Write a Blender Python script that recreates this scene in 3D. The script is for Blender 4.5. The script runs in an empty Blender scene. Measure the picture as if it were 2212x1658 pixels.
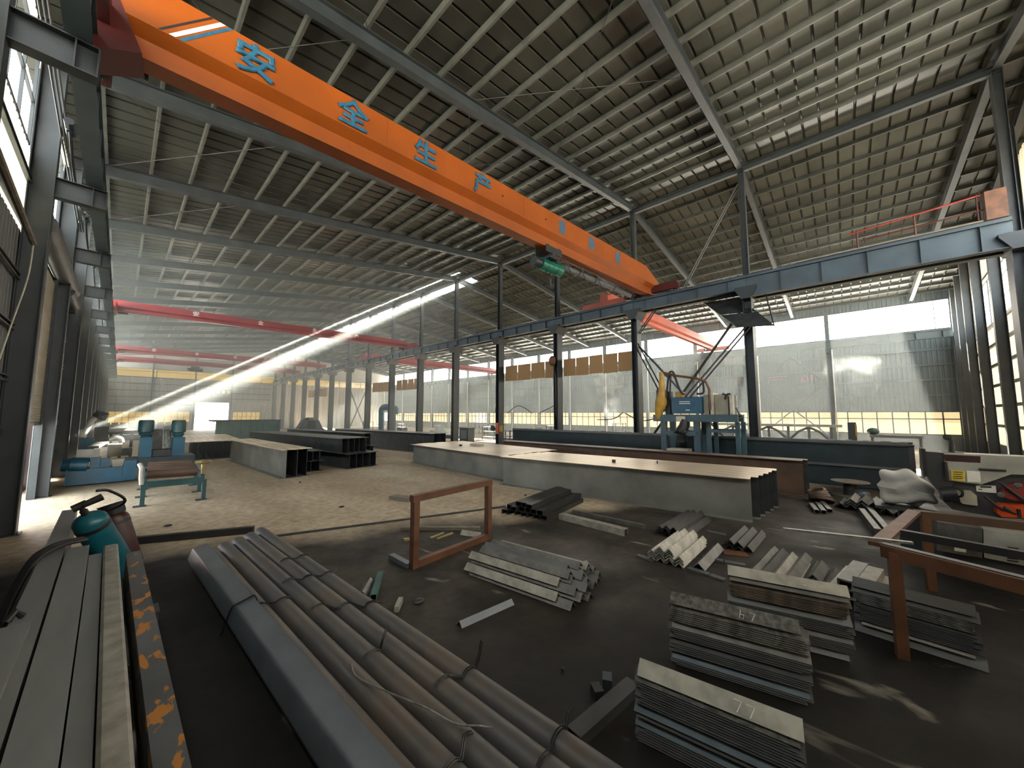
import bpy, math, random
from mathutils import Vector, Matrix
random.seed(7)
D = bpy.data
scene = bpy.context.scene
COL = scene.collection
# ------------------------------------------------------------------ camera model (2212 x 1658)
YAW, PITCH, ROLL, FPX = 0.8281, 0.0837, 0.0014, 775.63
CAMZ = 3.0
FW = Vector((math.sin(YAW)*math.cos(PITCH), math.cos(YAW)*math.cos(PITCH), math.sin(PITCH)))
RT0 = Vector((math.cos(YAW), -math.sin(YAW), 0.0))
UP0 = RT0.cross(FW)
RT = math.cos(ROLL)*RT0 + math.sin(ROLL)*UP0
UP = -math.sin(ROLL)*RT0 + math.cos(ROLL)*UP0
EYE = Vector((0, 0, CAMZ))
def ray(u, v): return FW + RT*((u-1106)/FPX) + UP*((829-v)/FPX)
def gz(u, v, z=0.0):            # surveyed point on the level z
    d = ray(u, v); return EYE + d*((z-CAMZ)/d.z)
def gx(u, v, x):                # ... on the plane X = x
    d = ray(u, v); return EYE + d*(x/d.x)
def gy(u, v, y):
    d = ray(u, v); return EYE + d*(y/d.y)
cam = D.cameras.new('camera'); camo = D.objects.new('camera', cam); COL.objects.link(camo)
M = Matrix(((RT.x, UP.x, -FW.x, 0), (RT.y, UP.y, -FW.y, 0), (RT.z, UP.z, -FW.z, CAMZ), (0, 0, 0, 1)))
camo.matrix_world = M
cam.sensor_width = 36; cam.sensor_fit = 'HORIZONTAL'; cam.lens = FPX*36/2212; cam.clip_start = 0.05; cam.clip_end = 600
scene.camera = camo
# building survey
X1, Y0, S, ZR, X2, YF = 21.74, 3.31, 6.015, 10.15, 46.9, 88.6
NC = 15
XL = -1.55                       # inner face of the left columns
WL = -2.02                       # left wall plane
ZE = 12.52                       # rafter underside at X=-1
def zraf(x): return ZE + .155*(x+1.0) if x <= X1 else ZE + .155*(X1+1) - .122*(x-X1)
# ------------------------------------------------------------------ materials
def mat(name, col, rough=.6, metal=0.0, var=.25, scale=3.0, col2=None, bump=0.0, spec=.5, stretch=None, detail=6):
    m = D.materials.new(name); m.use_nodes = True
    nt = m.node_tree; b = nt.nodes['Principled BSDF']
    b.inputs['Roughness'].default_value = rough; b.inputs['Metallic'].default_value = metal
    b.inputs['Specular IOR Level'].default_value = spec
    tc = nt.nodes.new('ShaderNodeTexCoord'); mp = nt.nodes.new('ShaderNodeMapping')
    nt.links.new(tc.outputs['Object'], mp.inputs['Vector'])
    if stretch: mp.inputs['Scale'].default_value = stretch
    nz = nt.nodes.new('ShaderNodeTexNoise'); nz.inputs['Scale'].default_value = scale; nz.inputs['Detail'].default_value = detail
    nt.links.new(mp.outputs['Vector'], nz.inputs['Vector'])
    rp = nt.nodes.new('ShaderNodeValToRGB')
    c2 = col2 if col2 else tuple(c*(1-var) for c in col)
    c1 = col if col2 else tuple(min(1, c*(1+var*.5)) for c in col)
    rp.color_ramp.elements[0].position = .35; rp.color_ramp.elements[1].position = .65
    rp.color_ramp.elements[0].color = (*c2, 1); rp.color_ramp.elements[1].color = (*c1, 1)
    nt.links.new(nz.outputs['Fac'], rp.inputs['Fac']); nt.links.new(rp.outputs['Color'], b.inputs['Base Color'])
    if bump:
        bp = nt.nodes.new('ShaderNodeBump'); bp.inputs['Strength'].default_value = bump; bp.inputs['Distance'].default_value = .02
        nt.links.new(nz.outputs['Fac'], bp.inputs['Height']); nt.links.new(bp.outputs['Normal'], b.inputs['Normal'])
    return m
MT = {}
MT['frame'] = mat('structural_steel', (.020, .025, .028), .5, .0, .3, 1.5)
MT['girder'] = mat('girder_paint', (.048, .068, .082), .45, .0, .25, 1.2)
MT['roof'] = mat('roof_sheet', (.042, .043, .035), .38, .0, .4, .35, spec=.22)
MT['purlin'] = mat('galvanised_purlin', (.088, .092, .08), .42, .3, .25, 2)
MT['purlinb'] = mat('shaded_purlin_steel', (.045, .048, .042), .45, .3, .25, 2)  # darker purlin copy, shade on the second bay purlins put into the colour
MT['troughb'] = mat('darker_blue_grey_sheet_steel', (.045, .058, .075), .42, .1, .25, 1.5)  # darker copy for alternate sheets, standing in for shade at their edges
MT['wallp'] = mat('blue_grey_wall_sheet', (.085, .11, .118), .55, .0, .15, .6)
MT['walll'] = mat('left_wall_sheet', (0.1000, 0.1050, 0.1000), .6, .0, .2, .6)
MT['gable'] = mat('gable_sheet', (0.2760, 0.2760, 0.2520), .6, .0, .12, .4)
MT['lowwall'] = mat('low_wall_render', (0.1540, 0.1610, 0.1680), .8, .0, .2, 1)
MT['orange'] = mat('orange_crane_paint', (.25, .053, .002), .42, .0, .14, .8)
MT['darkred'] = mat('red_end_carriage_paint', (.06, .004, .002), .45, .0, .2, 1)
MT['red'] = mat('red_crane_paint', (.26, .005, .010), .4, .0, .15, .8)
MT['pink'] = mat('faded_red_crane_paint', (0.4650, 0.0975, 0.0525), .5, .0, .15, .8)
MT['cyan'] = mat('blue_stencil_paint', (.008, .085, .15), .6, .0, .3, 9)
MT['fadeblue'] = mat('faded_blue_stencil_paint', (.035, .075, .115), .6, .0, .2, 9)
MT['white'] = mat('white_paint', (.75, .72, .66), .5, .0, .15, 3)
MT['green'] = mat('hoist_green_paint', (.008, .10, .06), .25, .0, .3, 2)
MT['black'] = mat('black_grimy_metal', (.012, .012, .013), .5, .0, .3, 4)
MT['rubber'] = mat('black_rubber', (.010, .010, .011), .55, .0, .2, 6)
MT['darksteel'] = mat('dark_mill_steel', (0.0510, 0.0540, 0.0552), .48, .35, .35, 2.5)
MT['plate'] = mat('grey_mill_plate', (0.1023, 0.1054, 0.1054), .5, .3, .25, 1.6, stretch=(3, .5, 3))
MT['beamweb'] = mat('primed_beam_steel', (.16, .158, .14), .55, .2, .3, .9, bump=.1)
MT['beamtop'] = mat('beam_steel_with_top_glow', (.80, .66, .50), .40, .7, .4, 1.2, stretch=(4, .35, 4))  # window light caught by the beam tops is put into this bright colour
MT['navy'] = mat('dark_teal_steel', (.009, .019, .024), .5, .1, .3, 2)
MT['brown'] = mat('red_oxide_steel', (0.1054, 0.0434, 0.0198), .55, .1, .35, 3)
MT['brownbeam'] = mat('rusted_brown_beam', (.085, .048, .03), .5, .1, .3, 1.5)
MT['wood'] = mat('grey_timber', (0.1470, 0.1260, 0.0980), .8, .0, .35, 4, stretch=(1, 1, 8))
MT['angle'] = mat('grey_angle_steel', (0.1190, 0.1155, 0.1050), .45, .35, .35, 5)
MT['anglelight'] = mat('pale_angle_steel', (0.2700, 0.2550, 0.2175), .5, .25, .3, 6)
MT['angledark'] = mat('dark_angle_steel', (0.0275, 0.0275, 0.0264), .5, .3, .35, 5)
MT['angleblue'] = mat('bluish_angle_steel', (0.0490, 0.0665, 0.0805), .4, .4, .3, 4)
MT['anglerust'] = mat('flaking_rusty_angle_steel', (0.0720, 0.0510, 0.0360), .7, .1, .6, 9, bump=.6)
MT['anglescale'] = mat('scaly_grey_angle_steel', (0.0900, 0.0900, 0.0810), .65, .15, .65, 16, bump=.6)
MT['galv'] = mat('galvanised_angle_steel', (0.2100, 0.2170, 0.2030), .38, .5, .4, 9)
MT['pipe'] = mat('brown_grey_pipe_steel', (.085, .067, .052), .5, .15, .35, 1.8, col2=(.052, .054, .058))
MT['trough'] = mat('blue_grey_sheet_steel', (0.0845, 0.0975, 0.1105), .42, .1, .25, 1.5)
MT['platelight'] = mat('pale_grey_mill_plate', (.19, .195, .195), .42, .2, .18, 1.2, stretch=(3, .4, 3))
MT['wire'] = mat('black_annealed_wire', (.02, .019, .017), .4, .6, .2, 9)
MT['bluemach'] = mat('blue_machine_paint', (0.0072, 0.0660, 0.1200), .4, .0, .25, 2)
MT['teal'] = mat('teal_machine_paint', (0.0196, 0.0700, 0.0805), .45, .0, .3, 3)
MT['bluegrey'] = mat('blue_grey_machine_paint', (0.0325, 0.0683, 0.0910), .45, .0, .25, 2)
MT['cylblue'] = mat('cylinder_blue_paint', (0.0072, 0.0900, 0.1200), .35, .0, .25, 4)
MT['maroon'] = mat('cylinder_maroon_paint', (.035, .007, .007), .45, .0, .35, 6)
MT['greymach'] = mat('dark_grey_machine_paint', (0.0360, 0.0384, 0.0420), .5, .0, .2, 2)
MT['whitemach'] = mat('off_white_machine_paint', (0.3220, 0.3220, 0.2940), .45, .0, .2, 3)
MT['yellow'] = mat('yellow_machine_paint', (0.3850, 0.2100, 0.0245), .5, .0, .25, 4)
MT['yellowlabel'] = mat('yellow_label', (.62, .48, .05), .6, .0, .15, 9)
MT['paper'] = mat('white_label_paper', (.72, .70, .64), .7, .0, .08, 9)
MT['tarp'] = mat('white_tarpaulin', (0.4650, 0.4500, 0.4125), .6, .0, .12, 2, bump=.2)
MT['redtool'] = mat('red_tool_plastic', (0.2100, 0.0210, 0.0140), .4, .0, .2, 4)
MT['orangetool'] = mat('orange_tool_plastic', (0.5250, 0.0630, 0.0140), .35, .0, .15, 4)
MT['greenbin'] = mat('dark_green_steel', (.03, .085, .075), .6, .0, .3, 1.5)
MT['brass'] = mat('dull_brass', (0.3500, 0.2660, 0.1190), .4, .6, .2, 4)
MT['beige'] = mat('beige_machine_paint', (.42, .39, .31), .5, .0, .2, 3)
MT['shutter'] = mat('beige_shutter_slats', (0.2940, 0.2520, 0.1820), .5, .0, .12, 2)
MT['redvan'] = mat('red_truck_paint', (.55, .02, .04), .4, .0, .1, 2)
MT['slats'] = mat('weathered_panel', (.28, .26, .2), .7, .0, .3, 2)
MT['ground'] = mat('yard_concrete', (.5, .48, .44), .9, .0, .15, .3)
def panemat(name, col):
    m = D.materials.new(name); m.use_nodes = True; nt = m.node_tree
    out = nt.nodes['Material Output']; nt.nodes.remove(nt.nodes['Principled BSDF'])
    tr = nt.nodes.new('ShaderNodeBsdfTransparent'); tr.inputs['Color'].default_value = (*col, 1)
    df = nt.nodes.new('ShaderNodeBsdfTranslucent'); df.inputs['Color'].default_value = (*col, 1)
    gl = nt.nodes.new('ShaderNodeBsdfGlossy'); gl.inputs['Roughness'].default_value = .1; gl.inputs['Color'].default_value = (.05, .05, .05, 1)
    a = nt.nodes.new('ShaderNodeMixShader'); a.inputs[0].default_value = .12
    nt.links.new(tr.outputs[0], a.inputs[1]); nt.links.new(df.outputs[0], a.inputs[2])
    b = nt.nodes.new('ShaderNodeAddShader'); nt.links.new(a.outputs[0], b.inputs[0]); nt.links.new(gl.outputs[0], b.inputs[1])
    nt.links.new(b.outputs[0], out.inputs['Surface']); return m
MT['pane'] = panemat('cream_sky_tint_glass', (.20, .182, .142))  # cream glow of the sky is put into the pane tint
MT['paneamber'] = panemat('amber_sky_tint_glass', (.22, .18, .085))  # yellow sky glow at the far gable is put into the pane tint
MT['yardbounce'] = mat('light_bounce_slab', (.72, .70, .65), .9, .0, .1, .3)
MT['pinkmark'] = mat('pink_wall_paint', (.30, .12, .13), .7, .0, .2, 4)
MT['paneclear'] = panemat('dusty_clear_glass', (.45, .42, .36))
def translucent(name, col, k=.6):
    m = D.materials.new(name); m.use_nodes = True; nt = m.node_tree
    out = nt.nodes['Material Output']; b = nt.nodes['Principled BSDF']; b.inputs['Base Color'].default_value = (*col, 1); b.inputs['Roughness'].default_value = .6
    t = nt.nodes.new('ShaderNodeBsdfTranslucent'); t.inputs['Color'].default_value = (*col, 1)
    mx = nt.nodes.new('ShaderNodeMixShader'); mx.inputs[0].default_value = k
    nt.links.new(b.outputs[0], mx.inputs[1]); nt.links.new(t.outputs[0], mx.inputs[2]); nt.links.new(mx.outputs[0], out.inputs['Surface'])
    return m
MT['board'] = translucent('brown_board', (.42, .26, .115), .35)
MT['frpl'] = translucent('cream_translucent_wall_sheet', (.42, .39, .31), .45)
MT['frp'] = translucent('cream_translucent_sheet', (.30, .26, .20), .35)
def rustpaint():
    m = mat('grey_plate_with_orange_paint', (.09, .095, .10), .5, .3, .3, 1.4)
    nt = m.node_tree; b = nt.nodes['Principled BSDF']; src = b.inputs['Base Color'].links[0].from_socket
    tc = nt.nodes.new('ShaderNodeTexCoord'); mp = nt.nodes.new('ShaderNodeMapping'); mp.inputs['Scale'].default_value = (3, 1.5, 3)
    nt.links.new(tc.outputs['Object'], mp.inputs['Vector'])
    nz = nt.nodes.new('ShaderNodeTexNoise'); nz.inputs['Scale'].default_value = 3.2; nz.inputs['Detail'].default_value = 7; nz.inputs['Distortion'].default_value = .4
    nt.links.new(mp.outputs[0], nz.inputs['Vector'])
    rp = nt.nodes.new('ShaderNodeValToRGB'); rp.color_ramp.elements[0].position = .57; rp.color_ramp.elements[1].position = .60
    nt.links.new(nz.outputs['Fac'], rp.inputs['Fac'])
    mx = nt.nodes.new('ShaderNodeMixRGB'); nt.links.new(rp.outputs['Color'], mx.inputs[0]); nt.links.new(src, mx.inputs[1]); mx.inputs[2].default_value = (.42, .17, .03, 1)
    nt.links.new(mx.outputs[0], b.inputs['Base Color']); return m
MT['rustpaint'] = rustpaint()
def floormat():
    m = D.materials.new('dusty_concrete_floor'); m.use_nodes = True; nt = m.node_tree; b = nt.nodes['Principled BSDF']; L = nt.links.new; b.inputs['Specular IOR Level'].default_value = .25
    tc = nt.nodes.new('ShaderNodeTexCoord')
    def noise(scale, detail=6, dist=0.0, st=None):
        n = nt.nodes.new('ShaderNodeTexNoise'); n.inputs['Scale'].default_value = scale; n.inputs['Detail'].default_value = detail; n.inputs['Distortion'].default_value = dist
        if st:
            mp = nt.nodes.new('ShaderNodeMapping'); mp.inputs['Scale'].default_value = st; mp.inputs['Rotation'].default_value = (0, 0, .35); L(tc.outputs['Object'], mp.inputs['Vector']); L(mp.outputs[0], n.inputs['Vector'])
        else: L(tc.outputs['Object'], n.inputs['Vector'])
        return n
    def ramp(src, p0, p1, c0=(0, 0, 0, 1), c1=(1, 1, 1, 1)):
        r = nt.nodes.new('ShaderNodeValToRGB'); r.color_ramp.elements[0].position = p0; r.color_ramp.elements[1].position = p1
        r.color_ramp.elements[0].color = c0; r.color_ramp.elements[1].color = c1; L(src, r.inputs['Fac']); return r
    def mix(f, a, b_, bt='MIX'):
        x = nt.nodes.new('ShaderNodeMixRGB'); x.blend_type = bt
        for i, s in ((0, f), (1, a), (2, b_)):
            if hasattr(s, 'links'): L(s, x.inputs[i])
            else: x.inputs[i].default_value = s if i == 0 else (*s, 1)
        return x
    dust = ramp(noise(.5, 8, .4, (1, .35, 1)).outputs['Fac'], .35, .7, (.34, .255, .17, 1), (.49, .40, .29, 1))
    fine = ramp(noise(5, 8).outputs['Fac'], .3, .75, (.62, .62, .62, 1), (1.12, 1.12, 1.12, 1))
    base = mix(1.0, dust.outputs[0], fine.outputs[0], 'MULTIPLY')
    # oily, trodden working ground around the stock, with its own wandering edge
    sp = nt.nodes.new('ShaderNodeSeparateXYZ'); L(tc.outputs['Object'], sp.inputs[0])
    def math_(op, a, b_):
        n = nt.nodes.new('ShaderNodeMath'); n.operation = op
        for i, s in ((0, a), (1, b_)):
            if hasattr(s, 'links'): L(s, n.inputs[i])
            else: n.inputs[i].default_value = s
        return n.outputs[0]
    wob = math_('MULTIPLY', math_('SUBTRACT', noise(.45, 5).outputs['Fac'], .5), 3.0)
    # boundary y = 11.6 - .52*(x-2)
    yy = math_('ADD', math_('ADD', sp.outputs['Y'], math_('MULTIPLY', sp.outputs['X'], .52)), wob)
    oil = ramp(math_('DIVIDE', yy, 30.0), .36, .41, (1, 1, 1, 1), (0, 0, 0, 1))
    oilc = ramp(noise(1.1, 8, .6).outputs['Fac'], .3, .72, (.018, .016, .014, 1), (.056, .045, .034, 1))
    # foreground shade painted near-black into the floor colour, with a ragged edge
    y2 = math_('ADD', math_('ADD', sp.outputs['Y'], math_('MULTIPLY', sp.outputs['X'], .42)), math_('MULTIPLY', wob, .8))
    near_shade = ramp(math_('DIVIDE', y2, 20.0), .20, .36, (.85, .85, .85, 1), (0, 0, 0, 1))
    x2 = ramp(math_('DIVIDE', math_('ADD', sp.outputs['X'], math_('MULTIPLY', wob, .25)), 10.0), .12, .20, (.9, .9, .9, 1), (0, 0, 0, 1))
    shade_mask = math_('MAXIMUM', near_shade.outputs[0], x2.outputs[0])
    oc = mix(shade_mask, mix(1.0, oilc.outputs[0], fine.outputs[0], 'MULTIPLY').outputs[0], (.0045, .0045, .0045))
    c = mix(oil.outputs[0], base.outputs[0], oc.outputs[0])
    st = ramp(noise(1.6, 4, 1.0, (1, .4, 1)).outputs['Fac'], .66, .74)
    c = mix(math_('MULTIPLY', st.outputs[0], .35), c.outputs[0], (.40, .37, .32))
    sp2 = ramp(noise(9, 3, .5).outputs['Fac'], .70, .76)
    c = mix(math_('MULTIPLY', sp2.outputs[0], .6), c.outputs[0], (.03, .026, .022))
    L(c.outputs[0], b.inputs['Base Color'])
    rg = ramp(noise(.8, 5).outputs['Fac'], .3, .7, (.5, .5, .5, 1), (.8, .8, .8, 1)); L(rg.outputs[0], b.inputs['Roughness'])
    bp = nt.nodes.new('ShaderNodeBump'); bp.inputs['Strength'].default_value = .25; bp.inputs['Distance'].default_value = .02
    L(noise(7, 8).outputs['Fac'], bp.inputs['Height']); L(bp.outputs[0], b.inputs['Normal'])
    return m
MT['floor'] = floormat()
# ------------------------------------------------------------------ mesh builder
class MB:
    def __init__(s): s.v = []; s.f = []
    def add(s, vs, fs):
        o = len(s.v); s.v += [tuple(p) for p in vs]; s.f += [tuple(i+o for i in q) for q in fs]; return s
    def box(s, c, d, rz=0.0, m=None):
        x, y, z = d[0]/2, d[1]/2, d[2]/2
        vs = [Vector(p) for p in ((-x, -y, -z), (x, -y, -z), (x, y, -z), (-x, y, -z), (-x, -y, z), (x, -y, z), (x, y, z), (-x, y, z))]
        R = m if m is not None else Matrix.Rotation(rz, 3, 'Z')
        c = Vector(c); vs = [R @ p + c for p in vs]
        return s.add(vs, [(3, 2, 1, 0), (4, 5, 6, 7), (0, 1, 5, 4), (1, 2, 6, 5), (2, 3, 7, 6), (3, 0, 4, 7)])
    def span(s, a, b):
        return s.box([(a[i]+b[i])/2 for i in range(3)], [abs(a[i]-b[i]) for i in range(3)])
    def prism(s, prof, p0, p1, up=(0, 0, 1), cap=True):   # profile (a, b): a to the right of travel, b along up
        p0 = Vector(p0); p1 = Vector(p1); t = (p1-p0).normalized(); up = Vector(up)
        side = t.cross(up).normalized(); u = side.cross(t).normalized(); n = len(prof)
        vs = [p0+side*a+u*b for a, b in prof]+[p1+side*a+u*b for a, b in prof]
        ar = sum(prof[i][0]*prof[(i+1) % n][1]-prof[(i+1) % n][0]*prof[i][1] for i in range(n))
        fs = [(i, (i+1) % n, n+(i+1) % n, n+i) for i in range(n)]
        if cap: fs += [tuple(range(n-1, -1, -1)), tuple(range(n, 2*n))]
        if ar > 0: fs = [tuple(reversed(f)) for f in fs]
        fs = [tuple(reversed(f)) for f in fs]
        return s.add(vs, fs)
    def strip(s, prof, p0, p1, up=(0, 0, 1)):             # open profile, one sheet
        p0 = Vector(p0); p1 = Vector(p1); t = (p1-p0).normalized(); up = Vector(up)
        side = t.cross(up).normalized(); u = side.cross(t).normalized(); n = len(prof)
        vs = [p0+side*a+u*b for a, b in prof]+[p1+side*a+u*b for a, b in prof]
        return s.add(vs, [(i, i+1, n+i+1, n+i) for i in range(n-1)])
    def tube(s, pts, r, n=8, cap=True):
        pts = [Vector(p) for p in pts]; N = len(pts); rs = r if isinstance(r, (list, tuple)) else [r]*N
        vs = []; prev = None
        for i, p in enumerate(pts):
            t = (pts[min(i+1, N-1)]-pts[max(i-1, 0)]).normalized()
            if prev is None:
                a = Vector((0, 0, 1)) if abs(t.z) < .9 else Vector((1, 0, 0)); e = t.cross(a).normalized()
            else:
                e = prev - t*prev.dot(t)
                e = e.normalized() if e.length > 1e-6 else t.orthogonal().normalized()
            prev = e; g = t.cross(e)
            for k in range(n):
                a = 2*math.pi*k/n; vs.append(p+(e*math.cos(a)+g*math.sin(a))*rs[i])
        fs = [(i*n+k, i*n+(k+1) % n, (i+1)*n+(k+1) % n, (i+1)*n+k) for i in range(N-1) for k in range(n)]
        if cap: fs += [tuple(range(n-1, -1, -1)), tuple((N-1)*n+k for k in range(n))]
        return s.add(vs, fs)
    def pipe(s, p0, p1, r, w, n=20):                      # hollow straight pipe
        p0 = Vector(p0); p1 = Vector(p1); t = (p1-p0).normalized(); e = t.orthogonal().normalized(); g = t.cross(e); vs = []
        for p in (p0, p1):
            for rr in (r, r-w):
                for k in range(n):
                    a = 2*math.pi*k/n; vs.append(p+(e*math.cos(a)+g*math.sin(a))*rr)
        fs = []
        for k in range(n):
            j = (k+1) % n
            fs += [(k, j, 2*n+j, 2*n+k), (n+j, n+k, 3*n+k, 3*n+j), (j, k, n+k, n+j), (2*n+k, 2*n+j, 3*n+j, 3*n+k)]
        return s.add(vs, fs)
    def lathe(s, prof, n=20, m=None):                     # profile (r, z) around Z, then matrix m
        vs = []; m = m or Matrix.Identity(4)
        for r, z in prof:
            for k in range(n):
                a = 2*math.pi*k/n; vs.append(m @ Vector((r*math.cos(a), r*math.sin(a), z)))
        fs = [(i*n+k, i*n+(k+1) % n, (i+1)*n+(k+1) % n, (i+1)*n+k) for i in range(len(prof)-1) for k in range(n)]
        fs += [tuple(range(n-1, -1, -1)), tuple((len(prof)-1)*n+k for k in range(n))]
        return s.add(vs, fs)
    def ell(s, c, r, n=14, m=8, fn=None):
        c = Vector(c); vs = [c+Vector((0, 0, -r[2]))]
        for i in range(1, m):
            a = -math.pi/2+math.pi*i/m
            for k in range(n):
                b = 2*math.pi*k/n; p = Vector((math.cos(a)*math.cos(b)*r[0], math.cos(a)*math.sin(b)*r[1], math.sin(a)*r[2]))
                if fn: p = fn(p)
                vs.append(c+p)
        vs.append(c+Vector((0, 0, r[2])))
        fs = [(0, 1+(k+1) % n, 1+k) for k in range(n)]
        for i in range(m-2):
            for k in range(n): fs.append((1+i*n+k, 1+i*n+(k+1) % n, 1+(i+1)*n+(k+1) % n, 1+(i+1)*n+k))
        e = len(vs)-1; fs += [(e, 1+(m-2)*n+k, 1+(m-2)*n+(k+1) % n) for k in range(n)]
        return s.add(vs, fs)
    def build(s, name, m, parent=None, smooth=False, origin=None):
        if parent is not None: org = ORG[parent.name]
        elif origin is not None: org = Vector(origin)
        else:
            lo = [min(p[i] for p in s.v) for i in range(3)]; hi = [max(p[i] for p in s.v) for i in range(3)]
            org = Vector(((lo[0]+hi[0])/2, (lo[1]+hi[1])/2, lo[2]))
        me = D.meshes.new(name); me.from_pydata([tuple(Vector(p)-org) for p in s.v], [], s.f); me.update()
        if smooth:
            me.polygons.foreach_set('use_smooth', [True]*len(me.polygons))
            try: me.set_sharp_from_angle(angle=math.radians(40))
            except Exception: pass
        me.materials.append(MT[m] if isinstance(m, str) else m)
        o = D.objects.new(name, me); COL.objects.link(o)
        if parent is None: o.location = org
        else: o.parent = parent
        ORG[o.name] = org.copy(); return o
ORG = {}
def tag(o, label=None, cat=None, group=None, kind=None):
    if label: o['label'] = label
    if cat: o['category'] = cat
    if group: o['group'] = group
    if kind: o['kind'] = kind
    elif cat: o['kind'] = 'thing'
    return o
def thing(name, loc, label, cat, group=None):
    o = D.objects.new(name, None); COL.objects.link(o); o.empty_display_size = .1
    o.location = loc; ORG[o.name] = Vector(loc); return tag(o, label, cat, group)
def struct(mb, name, m, smooth=False):
    return tag(mb.build(name, m, smooth=smooth), kind='structure')
def copy_tree(o, parent=None):
    c = o.copy(); COL.objects.link(c); c.parent = parent
    for ch in [x for x in D.objects if x.parent == o]: copy_tree(ch, c)
    return c
def Ip(b, h, tf, tw):          # I section, base at b=0
    return [(-b/2, 0), (b/2, 0), (b/2, tf), (tw/2, tf), (tw/2, h-tf), (b/2, h-tf), (b/2, h), (-b/2, h), (-b/2, h-tf), (-tw/2, h-tf), (-tw/2, tf), (-b/2, tf)]
def Lp(a, t):                  # angle like a roof /\ , apex up
    k = a/math.sqrt(2); q = t/math.sqrt(2)
    return [(-k, 0), (0, k), (k, 0), (k-q, -q), (0, k-2*q), (-k+q, -q)]
def Cp(b, h, t):               # channel, open downwards
    return [(-b/2, 0), (-b/2, h), (b/2, h), (b/2, 0), (b/2-t, 0), (b/2-t, h-t), (-b/2+t, h-t), (-b/2+t, 0)]
def Rp(b, h): return [(-b/2, 0), (b/2, 0), (b/2, h), (-b/2, h)]
def Czp(b, h, t):              # C purlin standing, with lips
    return [(-b/2, 0), (b/2, 0), (b/2, t*3), (b/2-t, t*3), (b/2-t, t), (-b/2+t, t), (-b/2+t, h-t), (b/2-t, h-t), (b/2-t, h-t*3), (b/2, h-t*3), (b/2, h), (-b/2, h)]
# ------------------------------------------------------------------ THE SETTING
YN = -5.1                        # near gable
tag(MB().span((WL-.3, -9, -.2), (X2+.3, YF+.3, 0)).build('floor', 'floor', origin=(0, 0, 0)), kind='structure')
struct(MB().span((-160, -120, -.4), (220, 260, -.21)), 'ground', 'ground')
struct(MB().span((-120, -100, -.205), (WL-.35, 220, -.2)), 'ground', 'yardbounce')  # pale slab added to bounce light up to the left roof
# roof sheets, ribbed, with the open ridge slots
def sheet_profile(y0, y1, pitch=.6):
    p = []; y = y0
    while y < y1-.01:
        e = min(y+pitch, y1)
        p += [(y, 0), (e-.10, 0), (e-.08, .085), (e-.03, .085)]; y = e
    p.append((y1, 0)); return p
def zsheet(x): return zraf(x)+.66
def roof(name, x0, x1, y0, y1):
    pr = sheet_profile(y0, y1); mb = MB(); z0 = zsheet(x0); z1 = zsheet(x1)
    n = len(pr)
    mb.add([(x0, y, z0+h) for y, h in pr]+[(x1, y, z1+h) for y, h in pr], [(i, i+1, n+i+1, n+i) for i in range(n-1)])
    return struct(mb, name, 'roof')
SL0, SL1 = 26.6, 57.0            # slots along the ridge between these frames
roof('ceiling', WL-.4, X1-1.35, -8.3, YF+.2)
for a, b in ((X1-1.35, X1-1.05), (X1-.55, X1-.3), ):
    pass
roof('ceiling', X1-1.35, X1, -8.3, SL0)
roof('ceiling', X1-1.35, X1, SL1, YF+.2)
roof('ceiling', X1-1.10, X1-.42, SL0, SL1)
roof('ceiling', X1-.2, X1+.5, SL0, SL1) if False else None
roof('ceiling', X1, X1+1.9, -8.3, SL0)
roof('ceiling', X1, X1+1.9, SL1, YF+.2)
roof('ceiling', X1-.2, X1, SL0, SL1)
roof('ceiling', X1, X1+.75, SL0, SL1)
roof('ceiling', X1+1.9, X2+.4, -8.3, YF+.2)
# frames
prof = Ip(.24, .46, .02, .02)
frames = [YN+.1]+[Y0+S*i for i in range(NC)]
for y in frames:
    a, b = XL-.25, X1
    struct(MB().prism(prof, (a, y, zraf(a)), (b, y, zraf(b)), (0, 0, 1)), 'roof_beam', 'frame')
    a, b = X1, X2-.2
    struct(MB().prism(prof, (a, y, zraf(a)), (b, y, zraf(b)), (0, 0, 1)), 'roof_beam', 'frame')
# purlins
pp = Czp(.08, .2, .012)
x = -.96
while x < X1-.5:
    z = zraf(x)+.462; struct(MB().prism(pp, (x, -7, z), (x, YF, z), (-.155, 0, 1)), 'purlin', 'purlin'); x += 1.25
x = X1+.5
while x < X2-.4:
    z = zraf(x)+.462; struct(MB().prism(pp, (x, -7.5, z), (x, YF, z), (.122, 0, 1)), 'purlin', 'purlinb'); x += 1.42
# double ridge tie running along the ridge
struct(MB().prism(Ip(.2, .3, .02, .015), (X1, YN, zraf(X1)-.12), (X1, YF, zraf(X1)-.12)), 'ridge_beam', 'frame')
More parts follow.
